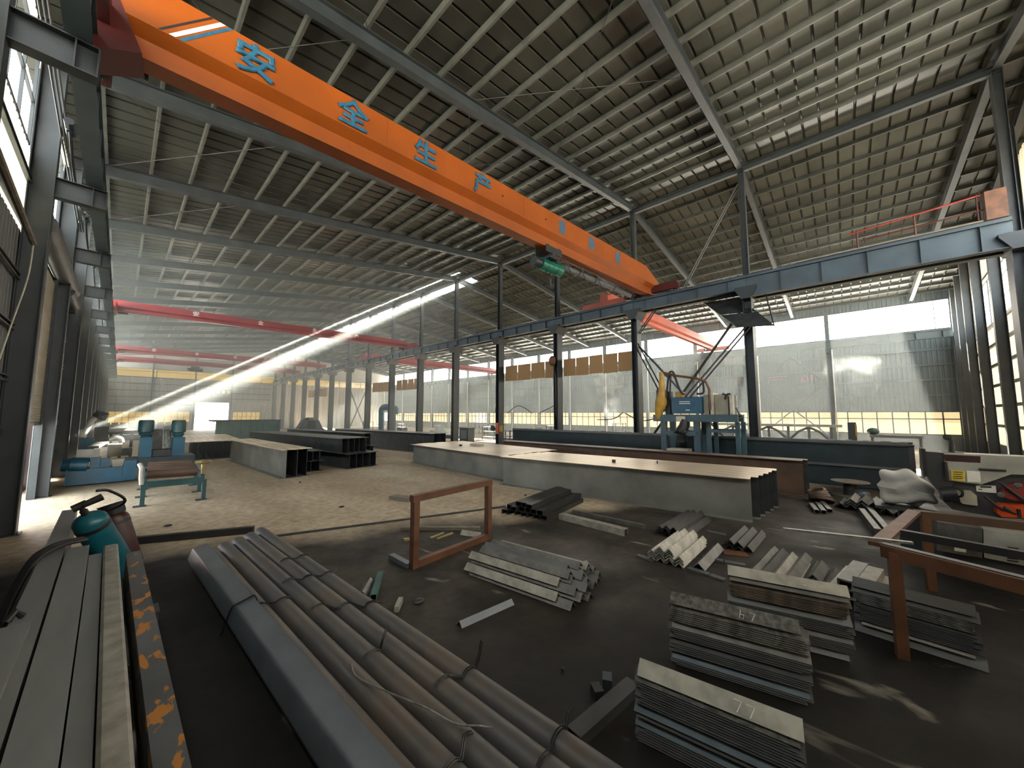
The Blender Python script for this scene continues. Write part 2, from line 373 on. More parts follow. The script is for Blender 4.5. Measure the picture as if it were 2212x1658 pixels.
# middle columns
for i, y in enumerate([YN+.1]+[Y0+S*k for k in range(NC)]):
    m = MB()
    m.prism(Ip(.36, .62, .022, .018), (X1-.31, y, 0), (X1-.31, y, 9.0), (1, 0, 0)) if False else None
    # lower shaft: flanges face along Y
    m.span((X1-.32, y-.19, 0), (X1+.32, y-.165, 9.5)); m.span((X1-.32, y+.165, 0), (X1+.32, y+.19, 9.5)); m.span((X1-.012, y-.165, 0), (X1+.012, y+.165, 9.5))
    m.span((X1-.42, y-.32, 0), (X1+.42, y+.32, .03))
    # corbel head carrying both runways
    m.prism([(-.19, 0), (.19, 0), (.48, .5), (.48, .62), (-.48, .62), (-.48, .5)], (X1+.58, y, 8.9), (X1-.58, y, 8.9))
    struct(m, 'column', 'frame')
    u = MB(); zt = zraf(X1)-.02
    u.span((X1-.16, y-.14, 9.52), (X1+.16, y-.12, zt)); u.span((X1-.16, y+.12, 9.52), (X1+.16, y+.14, zt)); u.span((X1-.01, y-.12, 9.52), (X1+.01, y+.12, zt))
    struct(u, 'upper_column', 'frame')
# runways on the middle line
def runway(x, y0, y1, d, name='runway_girder', mt='girder'):
    m = MB(); m.prism(Ip(.32, d, .025, .016), (x, y0, ZR-.14-d), (x, y1, ZR-.14-d))
    y = y0+.75
    while y < y1-.3:
        m.span((x-.15, y-.006, ZR-.14-d+.03), (x+.15, y+.006, ZR-.17)); y += 1.5
    m.prism([(-.05, 0), (.05, 0), (.02, .03), (.02, .09), (.04, .14), (-.04, .14), (-.02, .09), (-.02, .03)], (x, y0, ZR-.139), (x, y1, ZR-.139))
    return struct(m, name, mt)
for x in (X1-.36, X1+.36):
    runway(x, YN+.2, Y0-.02, 1.02)
    for k in range(NC-1): runway(x, Y0+S*k+.0, Y0+S*(k+1)-.02, .62)
# left line: columns, brackets, runway
for y in [YN+.1]+[Y0+S*k for k in range(NC)]:
    m = MB(); zt = zraf(XL)-.02
    m.span((XL-.02, y-.17, 0), (XL, y+.17, zt)); m.span((XL-.44, y-.17, 0), (XL-.42, y+.17, zt)); m.span((XL-.42, y-.008, 0), (XL-.02, y+.008, zt))
    m.span((XL-.44, y-.22, 0), (XL+.06, y+.22, .03))
    m.span((XL, y-.13, 9.32), (-.62, y+.13, 9.34)); m.span((XL, y-.13, 8.8), (-.62, y+.13, 8.82)); m.span((XL, y-.01, 8.82), (-.62, y+.01, 9.32))
    m.span((-.9, y-.13, 8.82), (-.88, y+.13, 9.32)); m.span((-.64, y-.13, 8.82), (-.62, y+.13, 9.32))
    struct(m, 'column', 'frame')
for k in range(-1, NC-1):
    y0 = Y0+S*k if k >= 0 else YN+.2
    runway(-.87, y0, Y0+S*(k+1)-.02, .62)
# left wall with its openings
YS = [-5.3]+[Y0+S*k for k in range(NC)]
def corrug(mb, ax, plane, a0, a1, z0, z1, pitch=.32, d=.035, sgn=1):
    pts = []; a = a0
    while a < a1-.01:
        e = min(a+pitch, a1); w = e-a
        pts += [(a, 0), (a+w*.55, 0), (a+w*.65, d), (a+w*.9, d)]; a = e
    pts.append((a1, 0)); n = len(pts)
    if ax == 'Y': f = lambda q, z: (plane+sgn*q[1], q[0], z)
    else: f = lambda q, z: (q[0], plane+sgn*q[1], z)
    mb.add([f(q, z0) for q in pts]+[f(q, z1) for q in pts], [(i, i+1, n+i+1, n+i) for i in range(n-1)])
zeave = zraf(WL)+.7
wl = MB()
DOOR = (15.7, 21.1)
for a, b, z_ in ((-5.3, DOOR[0], 0), (DOOR[1], YF, 0)): corrug(wl, 'Y', WL, a, b, z_, 7.7, sgn=-1)
struct(wl, 'wall_left', 'walll')
wl = MB(); corrug(wl, 'Y', WL, -5.3, YF, 7.7, 9.9, sgn=-1); corrug(wl, 'Y', WL, -5.3, YF, 12.3, zeave, sgn=-1); struct(wl, 'wall_left', 'frpl')
n = 0
for k in range(len(YS)-1):            # high window band, one frame per bay, alternately open
    a, b = YS[k]+.25, YS[k+1]-.25; m = MB(); n += 1
    if n > 14: break
    for z in (9.9, 11.05, 12.26): m.span((WL-.04, a, z), (WL+.02, b, z+.05))
    q = 4
    for j in range(q+1):
        y = a+(b-a)*j/q; m.span((WL-.04, y-.025, 9.9), (WL+.02, y+.025, 12.3))
    w = struct(m, 'window_%d' % n, 'frame')
for z in (1.2, 2.5, 3.8, 5.1, 6.4, 7.8, 9.0):  # girts
    for a, b in (((-5.2, DOOR[0]-.1), (DOOR[1]+.1, YF)) if z < 7.7 else ((-5.2, YF),)):
        struct(MB().prism(Czp(.08, .16, .012), (WL+.05, a, z), (WL+.05, b, z)), 'girt', 'purlin')
# roller shutter door
d1 = MB()
z = 2.7
while z < 7.66:
    d1.prism([(-.02, 0), (.012, 0), (.03, .045), (.012, .09), (-.02, .09)], (WL+.1, DOOR[0]+.1, z), (WL+.1, DOOR[1]-.1, z)); z += .09
dr = struct(d1, 'door_1', 'shutter')
MB().tube([(WL+.32, DOOR[0]-.2, 8.1), (WL+.32, DOOR[1]+2.6, 8.1)], .26, 18).build('roller_drum', 'plate', dr, smooth=True)
g = MB(); g.span((WL+.02, DOOR[0]-.0, 0), (WL+.2, DOOR[0]+.1, 7.9)); g.span((WL+.02, DOOR[1]-.1, 0), (WL+.2, DOOR[1], 7.9)); g.build('guide_rail', 'frame', dr)
MB().span((WL+.05, DOOR[0]+.1, 2.6), (WL+.15, DOOR[1]-.1, 2.7)).build('bottom_bar', 'black', dr)
# far gable
fg = MB()
Xd = (9.45, 14.4)
FWN = ((-1.2, 3.35), (3.75, 8.75), (15.1, 19.6))
corrug(fg, 'X', YF, WL-.3, X2+.3, 3.36, 9.3, .9, .05)
def gfill(a, b, z0, z1): corrug(fg, 'X', YF, a, b, z0, z1, .9, .05)
fg = MB()
corrug(fg, 'X', YF, WL-.3, X2+.3, 5.1, 9.3, .9, .05)
gfill(WL-.3, Xd[0], 3.36, 5.1); gfill(Xd[1], X2+.3, 3.36, 5.1)
gfill(WL-.3, Xd[0], 0, 1.45); gfill(Xd[1], X2+.3, 0, 1.45)
for a, b in ((WL-.3, -1.2), (3.35, 3.75), (8.75, Xd[0]), (Xd[1], 15.1), (19.6, X2+.3)): gfill(a, b, 1.45, 3.36)
n_ = 40; pts = [(WL-.3+(X2+.6-WL)*i/n_) for i in range(n_+1)]
fg.add([(x, YF, 10.75) for x in pts]+[(x, YF, zsheet(x)) for x in pts], [(i, i+1, n_+2+i, n_+1+i) for i in range(n_)])
struct(fg, 'wall_far', 'gable')
for k, (a, b) in enumerate(FWN):
    m = MB()
    for z in (1.45, 2.4, 3.31): m.span((a, YF-.05, z), (b, YF+.03, z+.05))
    q = 6
    for j in range(q+1): m.span((a+(b-a)*j/q-.03, YF-.05, 1.45), (a+(b-a)*j/q+.03, YF+.03, 3.36))
    w = struct(m, 'window_%d' % (20+k), 'frame'); MB().span((a, YF, 1.5), (b, YF+.005, 3.31)).build('pane', 'paneamber', w)
m = MB()
for z in (9.3, 10.3, 10.7): m.span((WL, YF-.06, z), (X2, YF+.03, z+.06))
x = -1.2
while x < X2:
    m.span((x-.05, YF-.06, 9.3), (x+.05, YF+.03, 10.75)); x += 5.2
w = struct(m, 'window_23', 'frame'); MB().span((WL, YF, 9.36), (X2, YF+.005, 10.72)).build('pane', 'paneamber', w)
for z in (4.5, 5.8, 6.9, 8.1, 9.2): struct(MB().prism(Czp(.08, .14, .012), (-1.5, YF-.1, z), (X1-.5, YF-.1, z)) if z > 5.2 else MB().prism(Czp(.08, .14, .012), (-1.5, YF-.1, z), (Xd[0]-.2, YF-.1, z)), 'girt', 'frame')
for x in (3.55, 9.2, 14.7): struct(MB().prism(Ip(.2, .3, .015, .01), (x, YF-.36, 0), (x, YF-.36, zraf(x)), (0, 1, 0)), 'column', 'frame')
m = MB(); m.span((Xd[0]-.1, YF-.2, 5.1), (Xd[1]+.1, YF-.05, 6.2)); m.span((Xd[0]-.15, YF-.12, 0), (Xd[0], YF+.05, 5.1)); m.span((Xd[1], YF-.12, 0), (Xd[1]+.15, YF+.05, 5.1))
struct(m, 'door_2', 'lowwall')
sg = thing('sign', (12, YF-.3, 6.7), 'long pale sign board with blocky faded characters over the far doorway', 'sign')
MB().span((9.6, YF-.36, 6.6), (14.5, YF-.3, 7.7)).build('board', 'gable', sg)
m = MB()
for i in range(6): m.span((10.0+i*.78, YF-.368, 6.85), (10.5+i*.78, YF-.36, 7.45))
m.build('lettering', 'paper', sg)
# long wall of the second bay
lw = MB(); lw.span((X2-.1, -8.2, 0), (X2+.12, YF, 1.28)); struct(lw, 'wall_right', 'lowwall')
rw = MB(); corrug(rw, 'Y', X2, -8.2, YF, 3.3, 10.3, .3, .04); corrug(rw, 'Y', X2, -8.2, -7.25, 1.28, 3.3, .3, .04); corrug(rw, 'Y', X2, -8.2, YF, 12.85, 14.6, .3, .04)
struct(rw, 'wall_right', 'wallp')
WB = [-7.25, .7, 6.7, 12.7, 18.7, 24.7, 30.7, 36.7, 42.7, 48.7, 54.7, 60.7, 66.7, 72.7, 78.7, 84.7]
n = 0
for k in range(len(WB)-1):
    a, b = WB[k]+.06, WB[k+1]-.06; m = MB()
    for z in (1.28, 2.60, 3.22): m.span((X2-.05, a, z), (X2+.03, b, z+.08))
    q = 8 if k == 0 else 6
    for j in range(q+1): m.span((X2-.05, a+(b-a)*j/q-.04, 1.28), (X2+.03, a+(b-a)*j/q+.04, 3.3))
    w = struct(m, 'window_%d' % (30+k), 'frame'); MB().span((X2, a, 1.33), (X2+.004, b, 3.26)).build('pane', 'pane', w)
    m = MB()
    for z in (10.3, 11.2, 12.1, 12.8): m.span((X2-.03, a, z), (X2+.02, b, z+(.035 if z in (11.2, 12.1) else .06)))
    m.span((X2-.03, a+.9, 10.3), (X2+.02, a+.94, 12.85))
    struct(m, 'window_%d' % (50+k), 'frame')
for y in WB:
    m = MB(); zt = zraf(X2-.3)-.02
    m.span((X2-.55, y-.16, 0), (X2-.53, y+.16, zt)); m.span((X2-.53, y-.01, 0), (X2-.13, y+.01, zt)); m.span((X2-.15, y-.16, 0), (X2-.13, y+.16, zt))
    m.span((X2-1.3, y-.12, 8.9), (X2-.55, y+.12, 9.45))
    struct(m, 'column', 'wallp')
    p = MB().tube([(X2-.62, y-.25, .1), (X2-.62, y-.25, 9.3)], .055, 8); struct(p, 'downpipe', 'white', smooth=True)
for k in range(len(WB)-1): runway(X2-1.05, WB[k], WB[k+1]-.02, .62, mt='wallp')
for z in (4.6, 5.9, 7.2, 8.5): struct(MB().prism(Czp(.08, .16, .012), (X2-.06, -7.6, z), (X2-.06, YF, z)), 'girt', 'wallp')
wm = MB()
def wst(u0, v0, u1, v1, w_=.06): wm.prism([(-w_/2, 0), (w_/2, 0), (w_/2, .01), (-w_/2, .01)], gx(u0, v0, X2-.06), gx(u1, v1, X2-.06), (-1, 0, 0))
for q_ in ((1663, 815, 1703, 812), (1663, 815, 1659, 829), (1668, 821, 1690, 819), (1731, 820, 1738, 809), (1738, 809, 1746, 819), (1731, 824, 1746, 822), (1733, 824, 1733, 815), (1744, 823, 1744, 814), (1748, 812, 1759, 811), (1750, 817, 1757, 816), (1753, 809, 1753, 823), (1580, 822, 1603, 820), (1584, 828, 1600, 826)): wst(*q_)
wm.build('wall_writing', 'pinkmark', D.objects['wall_right.001'])
# near gable of the second bay
GA, GB = Vector((X1-24, -5.2, 0)), Vector((X2, -8.15, 0))
gd = (GB-GA).normalized(); gn = Vector((gd.y, -gd.x, 0))
def gp(t, z, off=0.0): p = GA+gd*t+gn*off; return (p.x, p.y, z)
LT = (GB-GA).length
def gablepanel(t0, t1, z0, z1, mb):
    pts = []; a = t0
    while a < t1-.01:
        e = min(a+.45, t1); pts += [(a, 0), (a+.24, 0), (a+.29, .05), (a+.4, .05)]; a = e
    pts.append((t1, 0)); n = len(pts)
    tops = [min(z1, zsheet(gp(q[0], 0)[0])) if z1 > 12 else z1 for q in pts]
    mb.add([gp(q[0], z0, q[1]) for q in pts]+[gp(q[0], tz, q[1]) for q, tz in zip(pts, tops)], [(i, i+1, n+i+1, n+i) for i in range(n-1)])
g1 = MB(); gablepanel(0, LT, 1.0, 8.8, g1); gablepanel(0, LT, 12.0, 30, g1); struct(g1, 'wall_near', 'frp')
g1 = MB(); g1.prism(Rp(.2, 1.0), gp(0, 0, .1), gp(LT, 0, .1)); struct(g1, 'wall_near', 'lowwall')
m = MB()
for z in (8.8, 10.0, 11.2, 11.95): m.prism(Rp(.06, .06), gp(0, z), gp(LT, z))
for i in range(26): m.prism(Rp(.06, .06), gp(LT*i/25, 8.8), gp(LT*i/25, 12.0), (1, 0, 0))
struct(m, 'window_80', 'frame')
for z in (2.2, 3.5, 4.8, 6.1, 7.4, 8.7, 12.0): struct(MB().prism(Czp(.1, .18, .012), gp(.1, z, -.16), gp(LT-.1, z, -.16)), 'girt', 'purlin')
tx = [LT-1.9, LT-4.6, LT-7.6, LT-11.5, LT-16.5, LT-21.4]
for t in tx:
    p = gp(t, 0, -.45)
    struct(MB().prism(Ip(.36, .4, .02, .02), gp(t, 0, -.7), gp(t, zraf(p[0])-.02, -.7), (-gn.x, -gn.y, 0)), 'column', 'frame')
struct(MB().prism(Ip(.25, .5, .02, .02), gp(24.2, zraf(X1), -.5), gp(LT-.6, zraf(X2-.6), -.5)), 'roof_beam', 'frame')
# tie rods between the first two middle columns and wall bracing
def rods(name, pts, r=.03, m='black'):
    for p, q in pts: struct(MB().tube([p, q], r, 6), name, m)
c0, c1 = Y0, Y0+S
for dx in (-.12, .12):
    rods('brace', [((X1+dx, c1-.2, 7.2), (X1+dx, c0+.25, .4)), ((X1+dx, c0+.2, 8.6), (X1+dx, c1-.25, .9)), ((X1+dx, c1-.15, 8.0), (X1+dx, c1-1.3, 9.45)), ((X1+dx, c0+.15, 15.3), (X1+dx, c1-2.9, 10.3))], .035)
for k_ in (0, 1, 2, 3):
    ya, yb = Y0+S*k_, Y0+S*(k_+1)
    for xa, xb in ((-.9, 4.0), (8.0, 13.0)): rods('roof_tie', [((xa, ya+.2, zraf(xa)+.35), (xb, yb-.2, zraf(xb)+.35)), ((xb, ya+.2, zraf(xb)+.38), (xa, yb-.2, zraf(xa)+.38))], .012)
y5 = Y0+S*7
for k in range(2):
    rods('brace', [((X1+.1*k, y5+.2, 6.6), (X1+.1*k, y5+S-.2, .5)), ((X1+.1*k, y5+S-.2, 6.6), (X1+.1*k, y5+.2, .5))], .03)
rods('brace', [((X2-.3, .9, 6.2), (X2-.3, 6.5, .8)), ((X2-.3, .9, .8), (X2-.3, 6.5, 6.2)), ((X2-.3, .9, 6.0), (X2-.3, 3.7, 8.9)), ((X2-.3, 6.5, 6.0), (X2-.3, 3.7, 8.9))], .06, 'wallp')
# threshold strips let into the floor
a, b, c = gz(255, 1170), gz(548, 1148), gz(600, 1158); e = gz(1092, 1094)
HAZE, EXPO, SUN_E = (.003, .007), 3.7, 14.0
ORD = ['first', 'second', 'third', 'fourth', 'fifth', 'sixth', 'seventh', 'eighth', 'ninth', 'tenth', 'eleventh', 'twelfth']
def lift(p, z): return Vector((p.x, p.y, z))
# ================================================================== CRANES
def crane(pl, pr_, zb, zt, w, mt, label, group=None, text=None, hoist=None, carr='darkred', textm='cyan', chars='', faded=()):
    """single girder overhead travelling crane from pl=(x,y) to pr_=(x,y)"""
    a = Vector((*pl, zb)); b = Vector((*pr_, zb)); d = (b-a).normalized(); nrm = Vector((d.y, -d.x, 0)); h = zt-zb
    t = thing('overhead_crane', ((a+b)/2), label, 'crane', group)
    q = w/2; mb = MB()
    hh = h-.32
    prof_ = [(-q*.35, .3*h), (-q*.35, .12), (-q*.62, .1), (-q*.62, 0), (q*.62, 0), (q*.62, .1), (q*.35, .12), (q*.35, .3*h), (q, .42*h), (q, h), (-q, h), (-q, .42*h)]
    e0 = a+d*.0; e1 = b-d*1.15
    mb.prism(prof_, e0, e1)
    # tapered nose at the right end
    P = [(a_, b_) for a_, b_ in prof_]; n = len(P); p0 = e1; p1 = b+d*.45
    side = d.cross(Vector((0, 0, 1)))
    vs = [p0+side*x+Vector((0, 0, z)) for x, z in P]+[p1+side*x*.9+Vector((0, 0, max(.16, min(z, .60*h)))) for x, z in P]
    mb.add(vs, [(i, (i+1) % n, n+(i+1) % n, n+i) for i in range(n)]+[tuple(range(n, 2*n))])
    g = mb.build('girder', mt, t)
    m = MB()
    for s in (.25, .5, .75):
        c = a+(b-a)*s
        m.prism(Rp(.012, h*.5), c+nrm*(q+.004)-d*.006+Vector((0, 0, h*.46)), c+nrm*(q+.004)+d*.006+Vector((0, 0, h*.46)))
    m.build('joint_plate', mt, t)
    for end, nm in ((a, 0), (b, 1)):
        m = MB(); ax = Vector((0, 1, 0)); c = Vector((end.x if nm == 0 else end.x-.0, end.y, ZR+.34))
        m.box(c, (.34, 3.1, .42)); m.box(c+Vector((0, 1.6, -.02)), (.26, .12, .3)); m.box(c-Vector((0, 1.6, .02)), (.26, .12, .3))
        ec = m.build('end_carriage', carr, t)
        for s in (-1, 1):
            MB().lathe([(.13, -.07), (.16, -.06), (.16, -.03), (.13, -.03), (.13, .05), (.16, .06), (.16, .07)], 16, Matrix.Translation(c+Vector((0, 1.15*s, -.2))) @ Matrix.Rotation(math.pi/2, 4, 'Y')).build('wheel', 'black', ec, smooth=True)
        MB().tube([c+Vector((.2 if nm == 0 else -.2, .7, -.1)), c+Vector((.72 if nm == 0 else -.72, .7, -.1))], [.13, .11], 12).build('drive_motor', 'black', t)
    for k, (s, ch) in enumerate(chars):
        size = h*.50; c = a+d*s+nrm*(q+(.030 if h > 1.2 else .015))+Vector((0, 0, .50*h))
        cu = D.curves.new('letter', 'FONT'); cu.body = ch; cu.size = size*1.05; cu.extrude = .001; cu.bevel_depth = .027 if h > 1.2 else .012; cu.bevel_resolution = 0
        o = D.objects.new('letter', cu); COL.objects.link(o); bpy.context.view_layer.update()
        me = D.meshes.new_from_object(o.evaluated_get(bpy.context.evaluated_depsgraph_get())); D.objects.remove(o)
        if len(me.vertices) == 0: continue
        me.name = 'lettering'; me.materials.clear(); me.materials.append(MT[textm])
        Rm = Matrix(((d.x, 0, nrm.x, c.x), (d.y, 0, nrm.y, c.y), (d.z, 1, nrm.z, c.z), (0, 0, 0, 1)))
        me.transform(Matrix.Translation(-ORG[t.name]) @ Rm)
        lo = D.objects.new('lettering', me); COL.objects.link(lo); lo.parent = t; ORG[lo.name] = ORG[t.name]
    for s, ww in faded:
        m = MB(); c = a+d*s+nrm*(q+.004)+Vector((0, 0, .52*h)); m.prism([(0, 0), (ww, .03), (ww*.98, h*.4), (ww*.15, h*.42), (.02, h*.36)], c-nrm*.004, c+nrm*.001) if False else None
        k = h*.40
        m.add([c+Vector((0, 0, 0)), c+d*ww+Vector((0, 0, .02)), c+d*ww*.96+Vector((0, 0, k*.96)), c+d*ww*.5+Vector((0, 0, k)), c+Vector((0, 0, k*.94))], [(0, 1, 2, 3, 4)])
        m.build('painted_patch', 'fadeblue', t)
    return t, a, b, d, nrm
t, ca, cb, cd, cn = crane((-.75, 10.15), (X1-.36, 8.2), 10.06, 11.6, .72, 'orange', 'big orange overhead crane girder with blue stencilled characters spanning the near bay', chars=((2.02, '安'), (4.2, '全'), (6.4, '生'), (8.65, '产')), faded=((13.25, .42), (15.42, .45), (17.77, .45)))
h_ = 1.54
for o_, m_, ww in ((-.16, 'black', .05), (0, 'white', .10), (.15, 'cyan', .08)):
    c = ca+cd*(.98+o_)+cn*.366+Vector((0, 0, .66)); e = ca+cd*(1.75+o_)+cn*.366+Vector((0, 0, 1.53)); m = MB(); m.add([c, c+cd*ww, e+cd*ww, e], [(0, 1, 2, 3)]); m.build('stripe', m_, t)
for s in (10.0, 12.39):
    MB().lathe([(.035, 0), (.035, .02)], 10, Matrix.Translation(ca+cd*s+cn*.36+Vector((0, 0, 1.06))) @ Vector((0, 0, 1)).rotation_difference(cn).to_matrix().to_4x4()).build('bolt_head', 'black', t)
# festoon pipe and cables along the far side of the girder
m = MB(); m.tube([ca+cd*14.3-cn*.25+Vector((0, 0, -.28)), ca+cd*20.2-cn*.25+Vector((0, 0, -.28))], .13, 10); m.build('cable_tray', 'plate', t, smooth=True)
def sag(p, q, s, n=10): return [p.lerp(q, i/n)-Vector((0, 0, 4*s*(i/n)*(1-i/n))) for i in range(n+1)]
m = MB()
for s0, s1, sg in ((14.2, 15.3, .5), (15.3, 16.6, .6), (16.6, 18.3, .7)): m.tube(sag(ca+cd*s0+Vector((0, 0, -.12)), ca+cd*s1+Vector((0, 0, -.25)), sg), .025, 6)
m.build('festoon_cable', 'rubber', t)
m = MB(); k = ca+cd*.02
m.add([k+cn*.37+Vector((0, 0, h_)), k+cd*.62+cn*.37+Vector((0, 0, -.02)), k+cn*.37+Vector((0, 0, -.35)), k-cn*.37+Vector((0, 0, h_)), k+cd*.62-cn*.37+Vector((0, 0, -.02)), k-cn*.37+Vector((0, 0, -.35))], [(0, 2, 1), (3, 4, 5), (0, 1, 4, 3), (1, 2, 5, 4), (2, 0, 3, 5)]); m.build('end_gusset', 'darkred', t)
# hoist
hp = ca+cd*12.95; 
ho = thing('hanging_hoist', hp+Vector((0, 0, -.8)), 'dark green electric hoist and trolley hung under the orange crane girder', 'hoist')
m = MB(); m.tube([hp+cd*-.55+Vector((0, 0, -.72)), hp+cd*.75+Vector((0, 0, -.72))], .26, 20); m.build('drum', 'green', ho, smooth=True)
m = MB()
for s in (-.2, .1, .4): m.tube([hp+cd*(s-.02)+Vector((0, 0, -.72)), hp+cd*(s+.02)+Vector((0, 0, -.72))], .275, 20)
m.build('drum_band', 'green', ho, smooth=True)
MB().tube([hp+cd*-.95+Vector((0, 0, -.72)), hp+cd*-.55+Vector((0, 0, -.72))], .2, 14).build('motor', 'black', ho, smooth=True)
m = MB()
for s in (-1, 1):
    m.box(hp+cn*.31*s+Vector((0, 0, -.12)), (1.0, .05, .3), math.atan2(cd.y, cd.x))
m.box(hp+Vector((0, 0, -.42)), (.5, .66, .06), math.atan2(cd.y, cd.x)); m.box(hp+Vector((0, 0, -.35)), (.2, .66, .25), math.atan2(cd.y, cd.x)); m.build('trolley', 'black', ho)
for s in (-1, 1):
    for q in (-.35, .35):
        MB().lathe([(.09, -.03), (.09, .03)], 14, Matrix.Translation(hp+cd*q+cn*.29*s+Vector((0, 0, .0))) @ Vector((0, 0, 1)).rotation_difference(cn).to_matrix().to_4x4()).build('trolley_wheel', 'green', ho, smooth=True)
MB().tube([hp+cd*.1+cn*.02+Vector((0, 0, -.95)), hp+cd*.1+cn*.02+Vector((0, 0, -1.25))], .012, 6).build('rope', 'wire', ho)
MB().tube([hp+cd*.1+Vector((0, 0, -1.25)), hp+cd*.1+Vector((0, 0, -1.45)), hp+cd*.18+Vector((0, 0, -1.55)), hp+cd*.1+Vector((0, 0, -1.63)), hp+cd*.02+Vector((0, 0, -1.55))], [.05, .04, .03, .03, .02], 8).build('hook', 'black', ho, smooth=True)
crane((-.75, 37.8), (X1-.36, 35.4), 10.3, 11.05, .5, 'red', 'nearest dark red overhead crane with small white characters, behind the orange one', 'red overhead cranes', carr='red', textm='white', chars=((4.2, '安'), (8.4, '全'), (12.6, '生'), (16.4, '产')))
crane((-.75, 62.8), (X1-.36, 61.0), 10.3, 11.05, .5, 'red', 'hazy red overhead crane, second one back in the near bay', 'red overhead cranes', carr='red', textm='white', chars=((3.0, '安'), (7.0, '全'), (11.0, '生'), (14.5, '产')))
crane((-.75, 74), (X1-.36, 72.8), 10.3, 11.05, .5, 'red', 'hazy red overhead crane farthest back, before the gable wall', 'red overhead cranes', carr='red')
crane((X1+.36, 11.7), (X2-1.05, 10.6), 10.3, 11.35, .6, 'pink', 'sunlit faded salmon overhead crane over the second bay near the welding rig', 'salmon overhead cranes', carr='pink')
crane((X1+.36, 47.5), (X2-1.05, 46), 10.3, 11.2, .6, 'red', 'bright red overhead crane far off over the second bay, seen between middle columns', 'red overhead cranes', carr='red')
h2 = thing('hanging_hoist', (7.5, 73.3, 9.3), 'small dark hoist under the farthest red crane', 'hoist')
MB().tube([(6.6, 73.55, 9.75), (8.4, 73.55, 9.75)], .26, 12).build('drum', 'black', h2); MB().box((7.5, 73.55, 10.1), (1.0, .5, .3)).build('trolley', 'black', h2)
# ================================================================== BOARDS AND PLATFORM ON THE MIDDLE LINE
def boards(y0, y1, n, z0, z1, where, gname):
    for k in range(n):
        a = y1-(y1-y0)*k/n; b = y1-(y1-y0)*(k+1)/n; dz = random.uniform(-.04, .04)
        o = MB().box((X1+.5, (a+b)/2, (z0+z1)/2+dz), (.02, a-b-.05, z1-z0)).build('hanging_board', 'board')
        tag(o, '%s brown board from the left in the row hung %s' % (ORD[k], where), 'board', gname)
boards(9.75, 15.2, 5, 5.82, 7.1, 'right of the third middle column', 'brown boards hung between the near columns')
boards(15.5, 21.2, 4, 5.82, 7.1, 'left of the third middle column', 'brown boards hung between the near columns')
boards(34.2, 39.2, 4, 5.8, 7.0, 'just left of the sixth column', 'brown boards hung between the middle columns')
boards(39.6, 45.2, 4, 5.8, 7.0, 'beside the blue arch column', 'brown boards hung between the middle columns')
boards(60.6, 69.0, 5, 5.8, 7.1, 'far off between hazy columns', 'brown boards hung between the far columns')
m = MB()
for y in (9.75, 15.2, 15.5, 21.2): pass
for (ya, yb, z) in ((9.5, 21.3, 7.08), (34, 45.3, 6.98), (60.4, 69.2, 7.08)): tag(MB().tube([(X1+.53, ya, z), (X1+.53, yb, z)], .02, 6).build('hanging_rail', 'black'), {7.08: 'thin dark rail carrying the brown boards', 6.98: 'thin dark rail carrying the farther brown boards'}[z] + (' near the hoist' if ya < 10 else ' far away' if ya > 50 else ''), 'rail')
pf = thing('platform', (X1-.2, 3.6, 8.3), 'dark tilted two-board platform fixed round the near middle column', 'platform')
pc = [gx(1520, 655, X1+.9), gx(1597, 643, X1+.9), gx(1672, 703, X1-1.2), gx(1592, 707, X1-1.2)]
def quadslab(ps, th, name, mt, parent):
    n_ = (ps[1]-ps[0]).cross(ps[3]-ps[0]).normalized()*th
    return MB().add(list(ps)+[p-n_ for p in ps], [(0, 1, 2, 3), (7, 6, 5, 4), (0, 4, 5, 1), (1, 5, 6, 2), (2, 6, 7, 3), (3, 7, 4, 0)]).build(name, mt, parent)
ma, mb_ = pc[0].lerp(pc[3], .52), pc[1].lerp(pc[2], .52); mc, md = pc[0].lerp(pc[3], .56), pc[1].lerp(pc[2], .56)
quadslab([pc[0], pc[1], mb_, ma], .04, 'deck_board', 'darksteel', pf); quadslab([mc, md, pc[2], pc[3]], .04, 'deck_board', 'darksteel', pf)
m = MB(); m.tube([pc[2], Vector((X1, 2.6, 9.5))], .03, 6); m.tube([pc[0], Vector((X1+.3, 5.0, 9.6))], .03, 6); m.tube([pc[3], Vector((X1, 3.4, 8.0))], .03, 6); m.build('hanger', 'black', pf)
# dark red handrail and box on the runway near the gable
hr = thing('access_rail', (X1-.36, -3, ZR), 'dark red handrail with orange box on top of the near runway girder', 'railing')
MB().tube([(X1-.2, -.6, 11.0), (X1-.2, -4.4, 11.3)], .035, 6).build('handrail', 'redtool', hr)
m = MB()
for y in (-.9, -2.6, -4.2): m.tube([(X1-.2, y, ZR), (X1-.2, y, 11.05-.07*y/1)], .03, 6)
m.tube([(X1-.2, -1.0, 10.6), (X1-.2, -4.4, 10.7)], .025, 6); m.build('baluster', 'darkred', hr)
MB().box((X1-.2, -4.6, 10.75), (.4, .5, 1.1)).build('box', 'brown', hr)
tag(MB().box((X1-.36, -1.5, ZR+.03), (.25, 5.5, .05)).build('timber_plank', 'wood'), 'pale yellow plank lying along the top of the near runway girder', 'plank')
